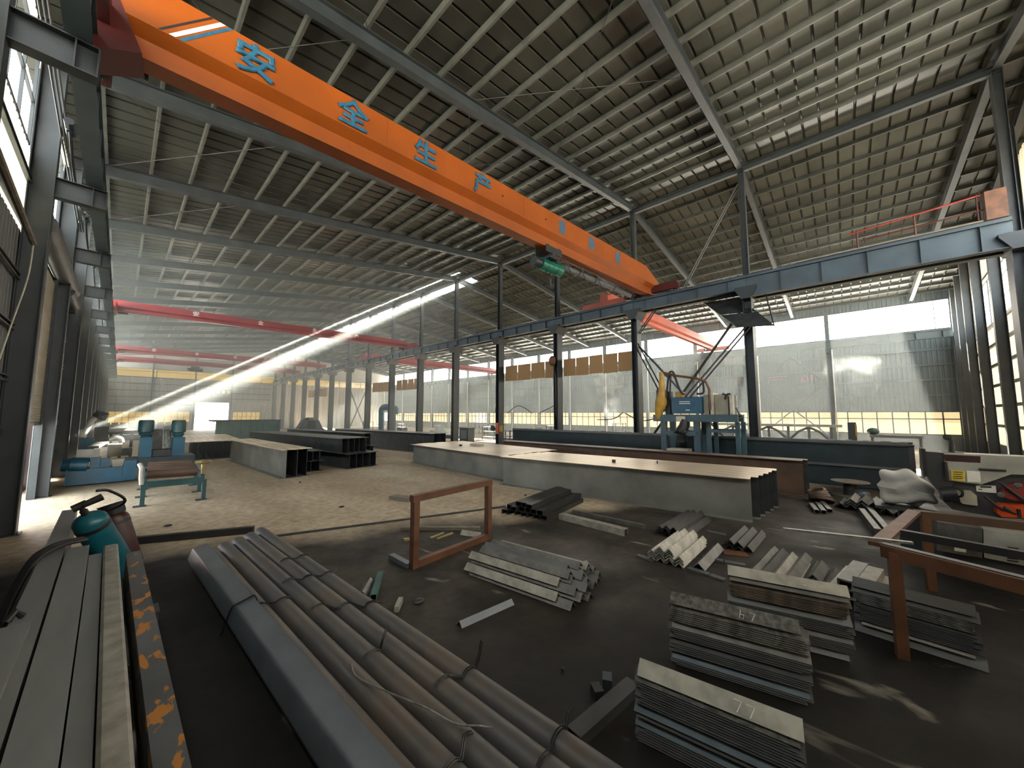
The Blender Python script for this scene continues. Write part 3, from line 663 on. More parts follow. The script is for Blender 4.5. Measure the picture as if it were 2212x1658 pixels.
# ================================================================== H BEAM PACKS
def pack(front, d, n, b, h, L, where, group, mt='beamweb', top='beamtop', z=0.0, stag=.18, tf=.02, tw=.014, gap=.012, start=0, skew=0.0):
    d = Vector((*d, 0)).normalized(); s = Vector((d.y, -d.x, 0)); f = Vector((*front, 0))
    for k in range(n):
        o_ = random.uniform(0, stag); p0 = f+s*(b/2+k*(b+gap))+d*(o_+skew*k)+Vector((0, 0, z)); p1 = p0+d*(L+random.uniform(-stag, stag))
        r = thing('steel_beam', p0, '%s beam from the left in %s' % (ORD[k+start], where), 'beam', group)
        MB().prism([(-tw/2, tf), (tw/2, tf), (tw/2, h-tf), (-tw/2, h-tf)], p0, p1).build('web', mt if k == 0 else 'darksteel', r)  # webs after the first coloured dark to stand for shade between the beams
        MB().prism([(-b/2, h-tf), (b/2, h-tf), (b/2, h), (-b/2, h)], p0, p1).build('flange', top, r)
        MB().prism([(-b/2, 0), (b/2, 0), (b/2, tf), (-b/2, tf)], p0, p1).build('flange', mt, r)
def dunnage(p, d, w, label):
    pass
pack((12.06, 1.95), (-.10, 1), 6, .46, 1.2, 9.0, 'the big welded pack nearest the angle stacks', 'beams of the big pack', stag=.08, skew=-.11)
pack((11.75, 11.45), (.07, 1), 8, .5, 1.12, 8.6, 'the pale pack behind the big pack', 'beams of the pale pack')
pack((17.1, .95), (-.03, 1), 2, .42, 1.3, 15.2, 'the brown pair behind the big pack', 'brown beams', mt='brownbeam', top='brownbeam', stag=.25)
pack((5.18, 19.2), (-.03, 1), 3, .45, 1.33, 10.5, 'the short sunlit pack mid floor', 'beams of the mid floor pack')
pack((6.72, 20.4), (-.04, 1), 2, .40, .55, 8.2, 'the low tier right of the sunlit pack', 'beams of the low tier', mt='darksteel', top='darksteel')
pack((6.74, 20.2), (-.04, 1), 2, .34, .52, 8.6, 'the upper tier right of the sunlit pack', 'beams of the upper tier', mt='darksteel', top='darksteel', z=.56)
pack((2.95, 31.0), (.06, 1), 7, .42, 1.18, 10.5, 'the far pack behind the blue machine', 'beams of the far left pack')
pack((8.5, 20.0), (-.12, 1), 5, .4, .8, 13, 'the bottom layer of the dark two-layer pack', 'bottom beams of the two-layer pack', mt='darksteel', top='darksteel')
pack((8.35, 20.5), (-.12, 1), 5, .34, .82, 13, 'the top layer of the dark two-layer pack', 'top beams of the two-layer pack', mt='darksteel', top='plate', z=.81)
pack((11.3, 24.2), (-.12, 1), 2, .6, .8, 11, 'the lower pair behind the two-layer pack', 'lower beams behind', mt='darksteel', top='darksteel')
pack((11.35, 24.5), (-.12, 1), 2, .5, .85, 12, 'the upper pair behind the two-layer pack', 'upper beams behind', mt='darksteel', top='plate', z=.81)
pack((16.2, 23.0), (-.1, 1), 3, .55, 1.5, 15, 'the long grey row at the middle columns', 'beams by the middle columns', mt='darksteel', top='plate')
# small items lying on the packs
for k, (u, v, l) in enumerate(((1326, 998, 'small dark block on the big beam pack top'), (1420, 1001, 'tiny upright stub on the big beam pack, right of the block'), (995, 963, 'small dark block on the pale beam pack'))):
    p = gz(u, v, 1.2 if k < 2 else 1.12); tag(MB().box(p+Vector((0, 0, .05)), ((.1, .1, .1), (.03, .03, .12), (.14, .1, .1))[k]).build('steel_offcut', 'black'), l, 'offcut')
p = gz(1030, 962, 1.12); tag(MB().box(p+Vector((0, 0, .06)), (.5, .7, .12)).build('timber_block', 'beige'), 'cream block lying on the pale beam pack', 'block')
# ================================================================== FOREGROUND LEFT BEAMS
def beam_at(x0, x1, yf, mt, lab, h=.46, zt=1.0, yn=.3, solid=False):
    w = x1-x0; xc = (x0+x1)/2; k = .014; p0 = Vector((xc+k*(8-yn), yn, zt-h)); p1 = Vector((xc+k*(8-yf), yf, zt-h))
    pf_ = Cp(w, h, .012) if not solid else [(-w/2, 0), (w/2, 0), (w/2, h-.02), (w/2-.02, h), (-w/2+.02, h), (-w/2, h-.02)]
    o = MB().prism(pf_, p0, p1).build('steel_channel', mt); return tag(o, lab, 'steel section', 'long steel sections in the left foreground')
beam_at(-.62, -.415, 12.0, 'platelight', 'widest grey section at the far left of the foreground, with hoses over it')
beam_at(-.395, -.175, 8.6, 'platelight', 'smooth grey section under the blue gas cylinder, left foreground')
beam_at(-.165, -.045, 8.1, 'platelight', 'narrow bluish grey section in the left foreground, set a little lower', zt=.97, h=.43)
beam_at(-.035, .115, 8.25, 'anglelight', 'pale beige box section in the left foreground', zt=1.03, h=.49, solid=True)
beam_at(.185, .335, 7.8, 'rustpaint', 'dark grey section with flaking orange paint patches, left foreground', zt=.98, h=.44)
o = MB().prism(Cp(.19, .07, .008), (-.52, .4, 1.001), (-.535, 5.7, 1.001)).build('steel_channel', 'platelight'); tag(o, 'short grey channel resting on the widest section, bottom left corner', 'steel section', 'long steel sections in the left foreground')
for y in (2.4, 6.6):
    o = MB().prism(Ip(.3, .535, .02, .014), (-.75, y, 0), (.5, y, 0)).build('support_beam', 'darksteel'); tag(o, '%s dark cross beam holding up the foreground sections' % ('nearer' if y < 3 else 'farther'), 'support')
o = MB().tube([(-.60, 5.95, 1.03), (-.56, 5.98, 1.10), (-.52, 6.02, 1.03)], .03, 8).build('shackle', 'black'); tag(o, 'small black shackle lying at the end of the short channel, left edge', 'shackle')
# gas cylinders
def cyl(base, top, r, name, mt, label, cat):
    base = Vector(base); top = Vector(top); ax = top-base; L = ax.length
    R = Matrix.Translation(base) @ Vector((0, 0, 1)).rotation_difference(ax.normalized()).to_matrix().to_4x4()
    t = thing(name, base, label, cat)
    pr2 = [(r*.9, 0), (r, .03), (r, L*.80)]+[(r*math.cos(a*math.pi/16), L*.80+r*.75*math.sin(a*math.pi/16)) for a in range(1, 7)]+[(r*.25, L*.80+r*.76)]
    MB().lathe(pr2, 28, R).build('shell', mt, t, smooth=True)
    MB().lathe([(r*1.01, L*.72), (r*1.02, L*.73), (r*1.02, L*.755), (r*1.01, L*.765)], 28, R).build('band', 'rubber', t, smooth=True)
    return t, R, L
CT0 = gy(176, 1096, 9.4); CB0 = gz(266, 1236, .09)
t, R, L = cyl(CB0, CT0, .215, 'gas_cylinder', 'cylblue', 'blue gas cylinder leaning back against the grey foreground sections', 'gas cylinder')
zc = L*.80+.24*.74
MB().lathe([(.05, zc-.01), (.05, zc+.07), (.035, zc+.08), (.035, zc+.14)], 12, R).build('valve', 'black', t, smooth=True)
rg = MB(); c = R @ Vector((0, 0, zc+.12)); rg.tube([c+Vector((-.1, 0, 0)), c+Vector((.05, 0, .08))], .06, 10); rg.tube([c+Vector((.02, -.05, .06)), c+Vector((.22, -.05, .16))], [.05, .06], 10); rg.build('regulator', 'rubber', t, smooth=True)
t2, R2, L2 = cyl((.33, 10.6, 0), gy(241, 1096, 10.75), .20, 'gas_cylinder', 'maroon', 'dark maroon gas cylinder with black collar behind the blue one', 'gas cylinder')
m = MB(); zt_ = L2*.80+.12
m.lathe([(.17, zt_-.02), (.18, zt_+.02), (.18, zt_+.17), (.19, zt_+.19), (.165, zt_+.19), (.165, zt_)], 22, R2); m.build('collar', 'rubber', t2, smooth=True)
MB().lathe([(.04, zt_), (.04, zt_+.12)], 10, R2).build('valve', 'brass', t2)
c2 = R2 @ Vector((0, 0, zt_+.1))
def arc(ps, n=8):
    ps = [Vector(p) for p in ps]; out = []
    for i in range(len(ps)-1):
        p0 = ps[max(i-1, 0)]; p1 = ps[i]; p2 = ps[i+1]; p3 = ps[min(i+2, len(ps)-1)]
        for j in range(n):
            t = j/n; out.append(.5*((2*p1)+(p2-p0)*t+(2*p0-5*p1+4*p2-p3)*t*t+(3*p1-p0-3*p2+p3)*t**3))
    out.append(ps[-1]); return out
o = MB().tube(arc([c+Vector((.14, .02, .26)), c+Vector((.3, .1, .22)), c+Vector((.48, .3, -.05)), c2+Vector((-.40, -.3, -.12)), c2+Vector((-.36, -.42, -.22))]), .022, 8).build('gas_hose', 'rubber', smooth=True); tag(o, 'black hose looping from the blue cylinder regulator towards the maroon cylinder', 'hose')
hp0 = [(-.27, 8.95, 1.05), (-.45, 8.85, 1.06), (-.58, 8.6, 1.07), (-.70, 8.3, 1.01), (-.80, 7.95, .72), (-.88, 7.5, .32), (-1.02, 7.15, .06), (-1.6, 7.1, .05)]
for k in range(4):
    pts = [(x+.02*k, y-.085*k, z_+.004*k) for x, y, z_ in hp0]
    o = MB().tube(arc(pts), .02+.004*(k % 2), 8).build('gas_hose', 'rubber', smooth=True); tag(o, 'black hose in the tangle draped over the grey section at left', 'hose', 'tangled black hoses')
# ================================================================== PIPES AND NESTED SHEETS
k_ = .03
def px_(x, y): return x+k_*(9.5-y)
for i in range(5):
    r = .132; x = 1.45+.268*i; yf = (9.6, 9.95, 10.1, 10.3, 10.55)[i]
    p0 = Vector((px_(x, .3), .3, r)); p1 = Vector((px_(x, yf), yf, r))
    o = MB().pipe(p0, p1, r, .009, 32).build('steel_pipe', 'pipe', smooth=True); tag(o, '%s round steel pipe from the nested blue grey sheets, foreground bundle' % ORD[i], 'pipe', 'long pipes in the foreground bundle')
for i in range(11):
    P0 = Vector((.09, .385-.008*i)); P1 = Vector((-.125+.0055*i, .335-.0085*i)); P2 = Vector((-.235+.0095*i, .012)); E_ = P1.lerp(P2, .60+.038*i)
    def bend(o_): q0 = P0+Vector((0, -o_)); q1 = P1+Vector((o_*.7, -o_)); q2 = E_+Vector((o_, 0)); return [q0, q1.lerp(q0, .12), q1.lerp((q0*.06+q2*.06+q1*.88), .8), q1.lerp(q2, .10), q2]
    pts = [tuple(v) for v in bend(0)]; pts2 = [tuple(v) for v in bend(.0048)]
    y0_, y1_ = .3, 9.55+random.uniform(-.06, .06)
    prof_ = pts+pts2[::-1]
    o = MB().prism(prof_, Vector((px_(1.27, y0_), y0_, .02)), Vector((px_(1.27, y1_), y1_, .02))).build('curved_sheet', 'troughb' if i % 2 else 'trough', smooth=True)
    tag(o, 'outermost blue grey curved sheet of the nested stack beside the pipes' if i == 0 else 'blue grey curved sheet nested under the outermost one, only its edge showing', 'steel sheet', 'nested curved sheets')
def over(y, i0, i1, lab, dy=.0, tail=None, left=False):
    pts = []
    if left: pts += [(px_(1.27, y)+u_, y, w_) for u_, w_ in ((-.262, .03), (-.225, .15), (-.185, .28), (-.155, .352), (-.13, .372), (-.08, .385), (0, .405), (.06, .42), (.105, .415))]
    for i in range(i0, i1+1):
        x = px_(1.45+.268*i, y); s = dy*(i-i0)
        pts += ([] if left and i == i0 else [(x-.10, y-s, .245), (x-.05, y-s, .27)])+[(x-.0, y-s, .279)] if False else ([(x-.03, y-s, .30), (x+.02, y-s, .286)] if left and i == i0 else [(x-.10, y-s, .245), (x-.05, y-s, .27), (x, y-s, .279), (x+.05, y-s, .27)])+[(x+.10, y-s, .245)]
    if tail: pts += [tuple(Vector(pts[-1])+Vector(q)) for q in tail]
    m = MB()
    a = arc(pts, 3); m.tube(a, .007, 5); m.tube([p+Vector((0, .025, .003)) for p in a], .007, 5)
    o = m.build('wire_tie', 'wire'); tag(o, lab, 'wire', 'wire ties on the pipes')
over(6.3, 0, 1, 'wire tie round the nested sheets and first two pipes, farther one', .03, left=True)
over(7.9, 3, 4, 'wire tie over the last two pipes near their far ends', .05)
over(6.9, 2, 4, 'wire tie over the last three pipes with a bright tail', .1, tail=[(.1, .05, .05), (.16, .1, .08)])
over(5.7, 2, 4, 'loose wire looping over three pipes at mid length', .25, tail=[(.15, .1, -.1)])
over(4.15, 2, 2, 'twisted wire knot standing up on the third pipe', 0, tail=[(.03, 0, .1), (.12, .05, .2)])
over(3.2, 3, 4, 'wire tie with upright ends over the last two pipes', .1, tail=[(.05, .0, .1), (.1, .02, .22)])
over(2.35, 0, 1, 'near wire tie round the nested sheets and first two pipes', -.05, left=True, tail=[(.1, .08, .06), (.2, .1, .02)])
over(1.9, 3, 4, 'nearest wire tie over the last two pipes', -.05, tail=[(.05, .02, .05), (.13, .04, .06)])
o = MB().tube(arc([(px_(1.72, 4.1), 4.1, .28), (px_(1.72, 3.8)-.06, 3.85, .29), (px_(1.75, 3.4), 3.4, .31), (px_(1.85, 2.9), 2.95, .34), (px_(1.95, 2.6), 2.65, .30), (px_(2.0, 2.4)+.05, 2.45, .33), (px_(2.05, 2.3)+.1, 2.4, .28)], 5), .008, 5).build('wire_tie', 'galv'); tag(o, 'long loose shiny wire snaking along the second pipe', 'wire', 'wire ties on the pipes')
# dark floor strips
sA, sB, sC, sD = gz(235, 1180), gz(548, 1150), gz(590, 1160), gz(1092, 1095)
o = MB().prism(Rp(.14, .16), sA, sB).build('floor_rail', 'black'); tag(o, 'dark steel bar on the floor running behind the pipe ends', 'steel bar')
o = MB().prism(Rp(.05, .05), sC, sD).build('floor_rail', 'darksteel'); tag(o, 'thin dark steel strip on the floor behind the brown frame', 'steel bar')
# ================================================================== BROWN FRAME
fa, fb = gz(894, 1226), gz(1054, 1163); fd = (fb-fa).normalized(); H_ = 1.4; w_ = .13
fr = thing('tube_stand', fa, 'upright rectangular brown steel tube frame standing on open floor', 'frame')
for p in (fa, fb): MB().prism([(-w_/2, -w_/2), (w_/2, -w_/2), (w_/2, w_/2), (-w_/2, w_/2)], p, p+Vector((0, 0, H_-w_*1.02)), tuple(fd)).build('post', 'brown', fr)
MB().prism(Rp(w_, w_), fa-fd*.09+Vector((0, 0, H_-w_)), fb+fd*.09+Vector((0, 0, H_-w_))).build('top_rail', 'brown', fr)
MB().prism(Rp(w_, w_), fa+fd*.07+Vector((0, 0, 0)), fb-fd*.07+Vector((0, 0, .0))).build('bottom_rail', 'brown', fr)
def onfloor(p, q, prof, name, mt, lab, cat, group=None, z=0.0):
    a = gz(*p, z); b = gz(*q, z); return tag(MB().prism(prof, a, b).build(name, mt), lab, cat, group)
onfloor((868, 1143), (1037, 1143), Rp(.14, .07), 'timber_plank', 'wood', 'grey plank on the floor seen through the brown frame', 'plank')
onfloor((848, 1076), (888, 1082), Rp(.3, .12), 'timber_plank', 'wood', 'pale plank end behind the left post of the brown frame', 'plank')
onfloor((845, 1205), (884, 1226), Rp(.12, .09), 'angle_offcut', 'trough', 'short bluish steel piece at the foot of the brown frame', 'offcut')
onfloor((998, 1152), (1040, 1158), Lp(.14, .01), 'angle_offcut', 'anglelight', 'shiny short angle lying inside the brown frame, right side', 'offcut')
onfloor((930, 1163), (958, 1152), Rp(.06, .03), 'angle_offcut', 'brass', 'small yellowish strip inside the brown frame', 'offcut')
onfloor((944, 1165), (978, 1152), Rp(.05, .03), 'angle_offcut', 'brass', 'longer yellowish strip inside the brown frame', 'offcut')
onfloor((872, 1168), (884, 1166), Rp(.09, .05), 'angle_offcut', 'brass', 'small gold coloured scrap left of the brown frame post', 'offcut')
onfloor((782, 1290), (800, 1258), Lp(.14, .01), 'angle_offcut', 'angle', 'grey offcut with torn end beside the rightmost pipe', 'offcut')
onfloor((806, 1296), (822, 1244), Cp(.1, .09, .008), 'angle_offcut', 'greenbin', 'dark green offcut standing beside the rightmost pipe', 'offcut')
onfloor((856, 1322), (866, 1300), Rp(.07, .08), 'angle_offcut', 'anglelight', 'pale small block beside the dark green offcut', 'offcut')
for i, (u, v, w) in enumerate(((362, 1136, .2), (738, 1095, .18), (905, 1300, .2), (1135, 1070, .1), (1215, 1450, .05), (648, 1042, .1))):
    tag(MB().ell(gz(u, v)+Vector((0, 0, .02)), (w/2, w/2.5, .03), 8, 4).build('floor_scrap', 'black'), ('dark scrap on the pale floor before the roller table', 'small dark scrap lying mid floor beyond the thin strip', 'dark twisted scrap left of the angle bundle', 'small scrap near the black channel bundle', 'tiny pebble of slag near the front angle stack', 'tiny dark scrap far off by the sunlit pack')[i], 'scrap')
# ================================================================== ANGLE BARS
def bar(prof, p, d, L, z, mt, lab, group, name='angle_bar', roll=0.0, cat='angle bar'):
    d = Vector((*d, 0)).normalized(); a = Vector((p[0], p[1], z)); b = a+d*L
    s = d.cross(Vector((0, 0, 1))); up = Matrix.Rotation(roll, 3, d) @ Vector((0, 0, 1))
    return tag(MB().prism(prof, a, b, up).build(name, mt), lab, cat, group)
def pile(p, d, L, rows, leg, t, mats, lab, group, kind='L', stag=.08, sp=1.25, toplab=None):
    d_ = Vector((*d, 0)).normalized(); s = d_.cross(Vector((0, 0, 1))); kx = leg/math.sqrt(2); c0 = Vector((*p, 0)); n0 = rows[0]
    for r, n in enumerate(rows):
        for i in range(n):
            if kind == 'L': off = (i+(n0-n)//2-(n0-1)/2)*kx*2.06; pf_ = Lp(leg, t); z = r*max(kx*.62, t*1.5)+t
            else: off = (i-(n-1)/2)*leg*1.29; pf_ = Cp(leg*1.25, leg*.8, t); z = r*leg*.81
            q = c0+s*off+d_*random.uniform(-stag, stag)
            last = toplab and r == len(rows)-1 and i == n-1
            bar(pf_, (q.x, q.y), d, L+random.uniform(-stag, stag), z+.002, mats[(i+r) % len(mats)], toplab if last else lab, group)
def nested(pa, pb, zs, leg, t, label, group, special={}):
    """angles nested one over another, apex up, from pa (far) to pb (near); zs = apex levels from the floor up"""
    pa = Vector((*pa, 0)); pb = Vector((*pb, 0)); d = (pb-pa).normalized()
    for i, (z, mt) in enumerate(zs):
        zz = z-leg/math.sqrt(2); g_ = min(z-zs[i-1][0] if i else .03, zs[i+1][0]-z if i < len(zs)-1 else .03); jx = random.uniform(-1, 1)*max(0, g_-.017)*.4; q0 = random.uniform(-.04, .04); q1 = random.uniform(-.05, .05)
        o = MB().prism(Lp(leg, t), lift(pa+d*q0, zz)+Vector((jx, 0, 0)), lift(pb+d*q1, zz)+Vector((jx, 0, 0))).build('angle_bar', mt)
        tag(o, special.get(i, special.get(i-len(zs), label)), 'angle bar', group)
def levels(z0, seq):
    out = []; z = z0
    for n, gap, mt in seq:
        for _ in range(n):
            out.append((z, mt)); z += gap
    return out
# front stack
LG = .145; ZB = LG/math.sqrt(2)+.012
nested((3.52, 1.56), (3.68, .40), levels(ZB, [(6, .022, 'angledark'), (1, .075, 'angleblue'), (1, .04, 'angledark'), (1, .075, 'angleblue'), (9, .021, 'angledark'), (1, .05, 'anglescale'), (1, .03, 'anglelight')]), LG, .01, 'dark angle bar nested in the nearest stack, only its lower edge showing', 'angle bars of the nearest stack', special={-1: 'pale topmost angle bar of the nearest stack, chalked 77', 6: 'bluish angle bar low in the nearest stack', 8: 'upper bluish angle bar of the nearest stack, with a white paint mark', 0: 'lowest angle bar of the nearest stack, in deep shade'})
# second stack
nested((4.80, 1.70), (5.08, .44), levels(ZB, [(3, .022, 'angledark'), (1, .08, 'angleblue'), (4, .022, 'angledark'), (1, .07, 'angledark'), (5, .022, 'angledark'), (1, .08, 'angle'), (6, .022, 'anglescale'), (1, .065, 'anglescale'), (1, .03, 'anglescale')]), LG, .01, 'dark angle bar nested inside the second nearest stack', 'angle bars of the second stack', special={-1: 'topmost angle bar of the second stack, chalked b7', 0: 'lowest angle bar of the second stack', 14: 'clean brown grey angle bar halfway up the second stack', 3: 'bluish angle bar in the second stack'})
# third stack
nested((6.02, 1.32), (6.30, .09), levels(ZB, [(1, .085, 'plate'), (5, .022, 'angledark'), (1, .075, 'angle'), (6, .022, 'angledark'), (1, .085, 'plate'), (6, .022, 'anglerust'), (1, .07, 'anglerust'), (1, .06, 'angle'), (1, .05, 'anglelight')]), LG, .01, 'dark angle bar nested inside the third stack', 'angle bars of the third stack', special={-1: 'pale topmost angle bar of the third stack, under the loose flat bars', 0: 'lowest grey angle bar of the third stack', 13: 'smooth grey angle bar mid height in the third stack', 20: 'flaking rusty angle bar near the top of the third stack', 6: 'olive angle bar low in the third stack'})
# fourth stack
nested((7.22, .0), (7.13, -1.05), levels(ZB, [(1, .105, 'plate'), (1, .06, 'anglelight'), (8, .022, 'angledark'), (1, .05, 'angledark'), (6, .022, 'anglescale'), (1, .07, 'plate'), (1, .06, 'plate')]), LG, .01, 'black angle bar nested inside the fourth stack behind the bench leg', 'angle bars of the fourth stack', special={-1: 'grey topmost angle bar of the fourth stack behind the bench leg', 0: 'lowest grey angle bar of the fourth stack', 1: 'bright cream angle bar low in the fourth stack', -2: 'grey angle bar second from top of the fourth stack'})
# chalk marks
def chalk(pts, mt='paper'):
    return MB().tube(pts, .004, 4)
def side(x, z_ap, leg, f): k = leg/math.sqrt(2); return x-k*f-.004, z_ap-k*f+.004
# bundle of angles mid floor, and neighbours
pile((5.32, 5.45), (.11, -1), 2.05, (7, 7, 5, 5, 3), .145, .012, ('angle', 'plate', 'angle', 'anglelight'), 'grey angle bar in the loose heap right of the brown frame', 'angle bars heaped beside the brown frame', stag=.16, toplab='pale upper angle bar of the loose heap beside the brown frame')
onfloor((992, 1352), (1105, 1302), Lp(.1, .01), 'angle_bar', 'trough', 'single bluish angle bar poking out from under the loose heap', 'angle bar')
onfloor((1228, 1228), (1268, 1215), Lp(.08, .01), 'angle_bar', 'plate', 'short grey angle bar behind the loose heap', 'angle bar')
pile((7.60, 2.80), (1, .0), 1.62, (4, 4, 4, 2, 2), .125, .024, ('anglelight',), 'pale cream angle bar in the tidy bundle with zigzag ends', 'pale bundle of angle bars', stag=.03, toplab='topmost pale angle bar of the tidy zigzag bundle')
bar(Lp(.17, .014), (7.75, 2.22), (1, .0), 1.5, .02, 'angle', 'grey angle bar lying loose at the near side of the pale bundle', 'pale bundle of angle bars')
pile((8.2, 7.05), (1, .15), 2.7, (7, 6, 3), .165, .012, ('angledark', 'black'), 'black channel in the bundle lying beside the big beam pack', 'black channels by the big pack', kind='C', stag=.1)
pile((9.32, 3.28), (1, -.02), 2.1, (4, 4, 3, 2), .125, .012, ('angledark',), 'dark angle bar in the bundle behind the pale one', 'dark bundle behind the pale bundle', stag=.05, toplab='topmost dark angle bar of the bundle behind the pale one')
pile((9.45, 1.86), (1, -.03), 1.5, (3, 3, 2), .12, .012, ('angledark',), 'dark olive angle bar in the small bundle by the big pack end', 'small dark bundle', stag=.05)
pile((7.75, 1.05), (1, -.08), 1.9, (5, 4, 3), .125, .012, ('anglelight', 'angle', 'angledark'), 'short angle bar in the mixed pile behind the third stack', 'mixed pile behind the third stack', stag=.12)
pile((8.5, .45), (1, -.1), 1.0, (2, 1), .14, .012, ('angle',), 'short angle bar in the small pair between two piles', 'small pair of short angles', stag=.1)
pile((7.9, .02), (1, -.18), 1.15, (3, 3, 2), .16, .03, ('angle', 'anglelight'), 'thick short channel in the pile left of the brown bench', 'thick short channels', kind='C', stag=.05)
pile((15.75, -.42), (1, -.1), 1.3, (6, 6, 4, 4), .175, .012, ('galv', 'angledark', 'galv'), 'galvanised angle bar in the tangled heap before the white bag', 'galvanised heap', stag=.2)
for k, (p, q, l) in enumerate((((1862, 1112), (1898, 1160), 'left'), ((1878, 1108), (1918, 1158), 'right'))):
    onfloor(p, q, Rp(.13, .2), 'steel_bar', 'angle', '%s one of two thick grey bars sloping toward the bench corner' % l, 'steel bar', 'two thick grey bars')
for k, (p, q) in enumerate((((1752, 1092), (1765, 1108)), ((1766, 1090), (1780, 1109)), ((1776, 1088), (1793, 1106)))):
    onfloor(p, q, Cp(.12, .1, .01), 'steel_channel', 'angle', '%s short channel from the left beside the big pack end' % ORD[k], 'channel', 'short channels by the big pack end')
# flat bars on the floor
onfloor((1212, 1120), (1353, 1156), Cp(.2, .16, .012), 'steel_channel', 'anglelight', 'pale worn channel lying in front of the black channel bundle', 'channel')
onfloor((1238, 1108), (1392, 1141), Rp(.1, .1), 'steel_bar', 'angle', 'square grey bar lying behind the pale worn channel', 'steel bar')
for k, (p, q, l) in enumerate((((1377, 1200), (1412, 1212), 'short grey flat poking out left of the pale bundle'), ((1488, 1228), (1532, 1242), 'grey flat bar end in front of the pale bundle'), ((1534, 1243), (1566, 1254), 'grey flat bar touching the rusty third stack'), ((1518, 1202), (1562, 1213), 'grey flat bar right of the pale bundle, first length'), ((1566, 1214), (1610, 1222), 'grey flat bar right of the pale bundle, second length'), ((1528, 1148), (1567, 1156), 'small grey flat right of the dark bundle'))):
    onfloor(p, q, Rp(.13, .03), 'flat_bar', 'plate', l, 'flat bar')
onfloor((1562, 1192), (1615, 1198), Rp(.3, .015), 'flat_bar', 'brown', 'thin rusty plate in front of the small dark bundle', 'plate')
onfloor((1240, 1605), (1368, 1490), Cp(.16, .1, .012), 'steel_channel', 'darksteel', 'dark channel running under the front angle stack to the pipes', 'channel')
tag(MB().box(gz(1312, 1484)+Vector((0, 0, .06)), (.14, .1, .12), .5).build('steel_offcut', 'angleblue'), 'small bluish block beside the dark channel, left of the front stack', 'offcut')
tag(MB().box(gz(1290, 1504)+Vector((0, 0, .05)), (.14, .1, .1), .9).build('steel_offcut', 'black'), 'small black block beside the bluish block', 'offcut')
# ================================================================== BROWN BENCH (right)
HB = 1.32
B0 = Vector((6.80, -.27, HB)); B1 = Vector((9.62, -.84, HB)); fdir = Vector((-.42, -.98, 0)).normalized()
B2 = B0+fdir*3.2; B3 = B1+Vector((.12, -.98, 0)).normalized()*3.4
bn = thing('steel_bench', (8, -1, 0), 'brown steel bench frame without a top at the right edge of the photo', 'bench')
def rail(p, q, w, h, name, mt, parent): return MB().prism([(-w/2, -h), (w/2, -h), (w/2, 0), (-w/2, 0)], p, q).build(name, mt, parent)
rail(B0, B2, .06, .15, 'front_rail', 'brown', bn); rail(B0+Vector((.05, .04, 0)), B1, .16, .05, 'end_rail', 'brown', bn); rail(B1, B3, .13, .13, 'back_rail', 'brownbeam', bn)
rail(B0.lerp(B1, .38)+Vector((0, -.05, .0)), B2.lerp(B3, .38), .09, .1, 'middle_rail', 'black', bn)
rail(B0+fdir*.02+Vector((.07, 0, .012)), B2+Vector((.07, 0, .012)), .1, .02, 'front_ledge', 'darksteel', bn)
for p in (B0+fdir*.12, B1+Vector((0, -.12, 0)), B2, B3): MB().prism([(-.055, -.055), (.055, -.055), (.055, .055), (-.055, .055)], (p.x, p.y, 0), (p.x, p.y, HB-.06), (1, .2, 0)).build('leg', 'brown', bn)
MB().prism(Rp(.05, .03), gz(1692, 1144, HB), B0.lerp(B1, .1)+Vector((0, -.25, .002))).build('projecting_bar', 'galv', bn)
# ================================================================== SAWING MACHINE
sm = thing('band_saw', (11.2, -2.5, 0), 'off white and grey band sawing machine with yellow label at the right edge', 'machine')
X_ = 11.0
def onx(u, v, x=X_): return gx(u, v, x)
def slab(pxs, x0, th, name, mt, parent):
    ps = [gx(u, v, x0) for u, v in pxs]; n_ = len(ps)
    return MB().add(ps+[p+Vector((th, 0, 0)) for p in ps], [tuple(range(n_)), tuple(range(2*n_-1, n_-1, -1))]+[((i+1) % n_, i, n_+i, n_+(i+1) % n_) for i in range(n_)]).build(name, mt, parent)
slab([(2040, 978), (2330, 992), (2330, 1030), (2185, 1024), (2120, 1046), (2040, 1036)], 11.0, .45, 'upper_housing', 'whitemach', sm)
slab([(1992, 974), (2040, 978), (2040, 1036), (2060, 1040), (2056, 1062), (2030, 1062), (2008, 1036), (1994, 1015)], 11.02, .42, 'guard', 'greymach', sm)
slab([(1990, 968), (1999, 969), (2004, 1028), (1996, 1028)], 11.0, .3, 'guard_edge', 'black', sm)
slab([(2060, 1040), (2120, 1046), (2185, 1024), (2330, 1030), (2330, 1128), (2160, 1118), (2058, 1100)], 11.1, 1.3, 'body', 'greymach', sm)
slab([(2036, 981), (2118, 985), (2118, 999), (2042, 995)], 10.99, .02, 'maroon_panel', 'maroon', sm)
yl = slab([(2054, 1015), (2085, 1017), (2085, 1039), (2056, 1037)], 10.985, .012, 'yellow_label', 'yellowlabel', sm)
m = MB()
for vv in (1019.5, 1024, 1029, 1033): 
    a, b = gx(2059, vv, 10.98), gx(2080, vv+1, 10.98); m.prism(Rp(.006, .012), a, b)
m.build('label_print', 'black', yl)
slab([(2088, 1016), (2117, 1018), (2119, 1042), (2090, 1040)], 10.985, .012, 'white_label', 'paper', sm)
nl = slab([(2108, 1048), (2151, 1049), (2153, 1065), (2110, 1061)], 11.08, .02, 'name_label', 'paper', sm)
m = MB(); m.prism(Rp(.006, .03), gx(2118, 1052.5, 11.075), gx(2142, 1053.5, 11.075)); m.prism(Rp(.006, .015), gx(2113, 1057, 11.075), gx(2122, 1058, 11.075)); m.build('label_print', 'greymach', nl)
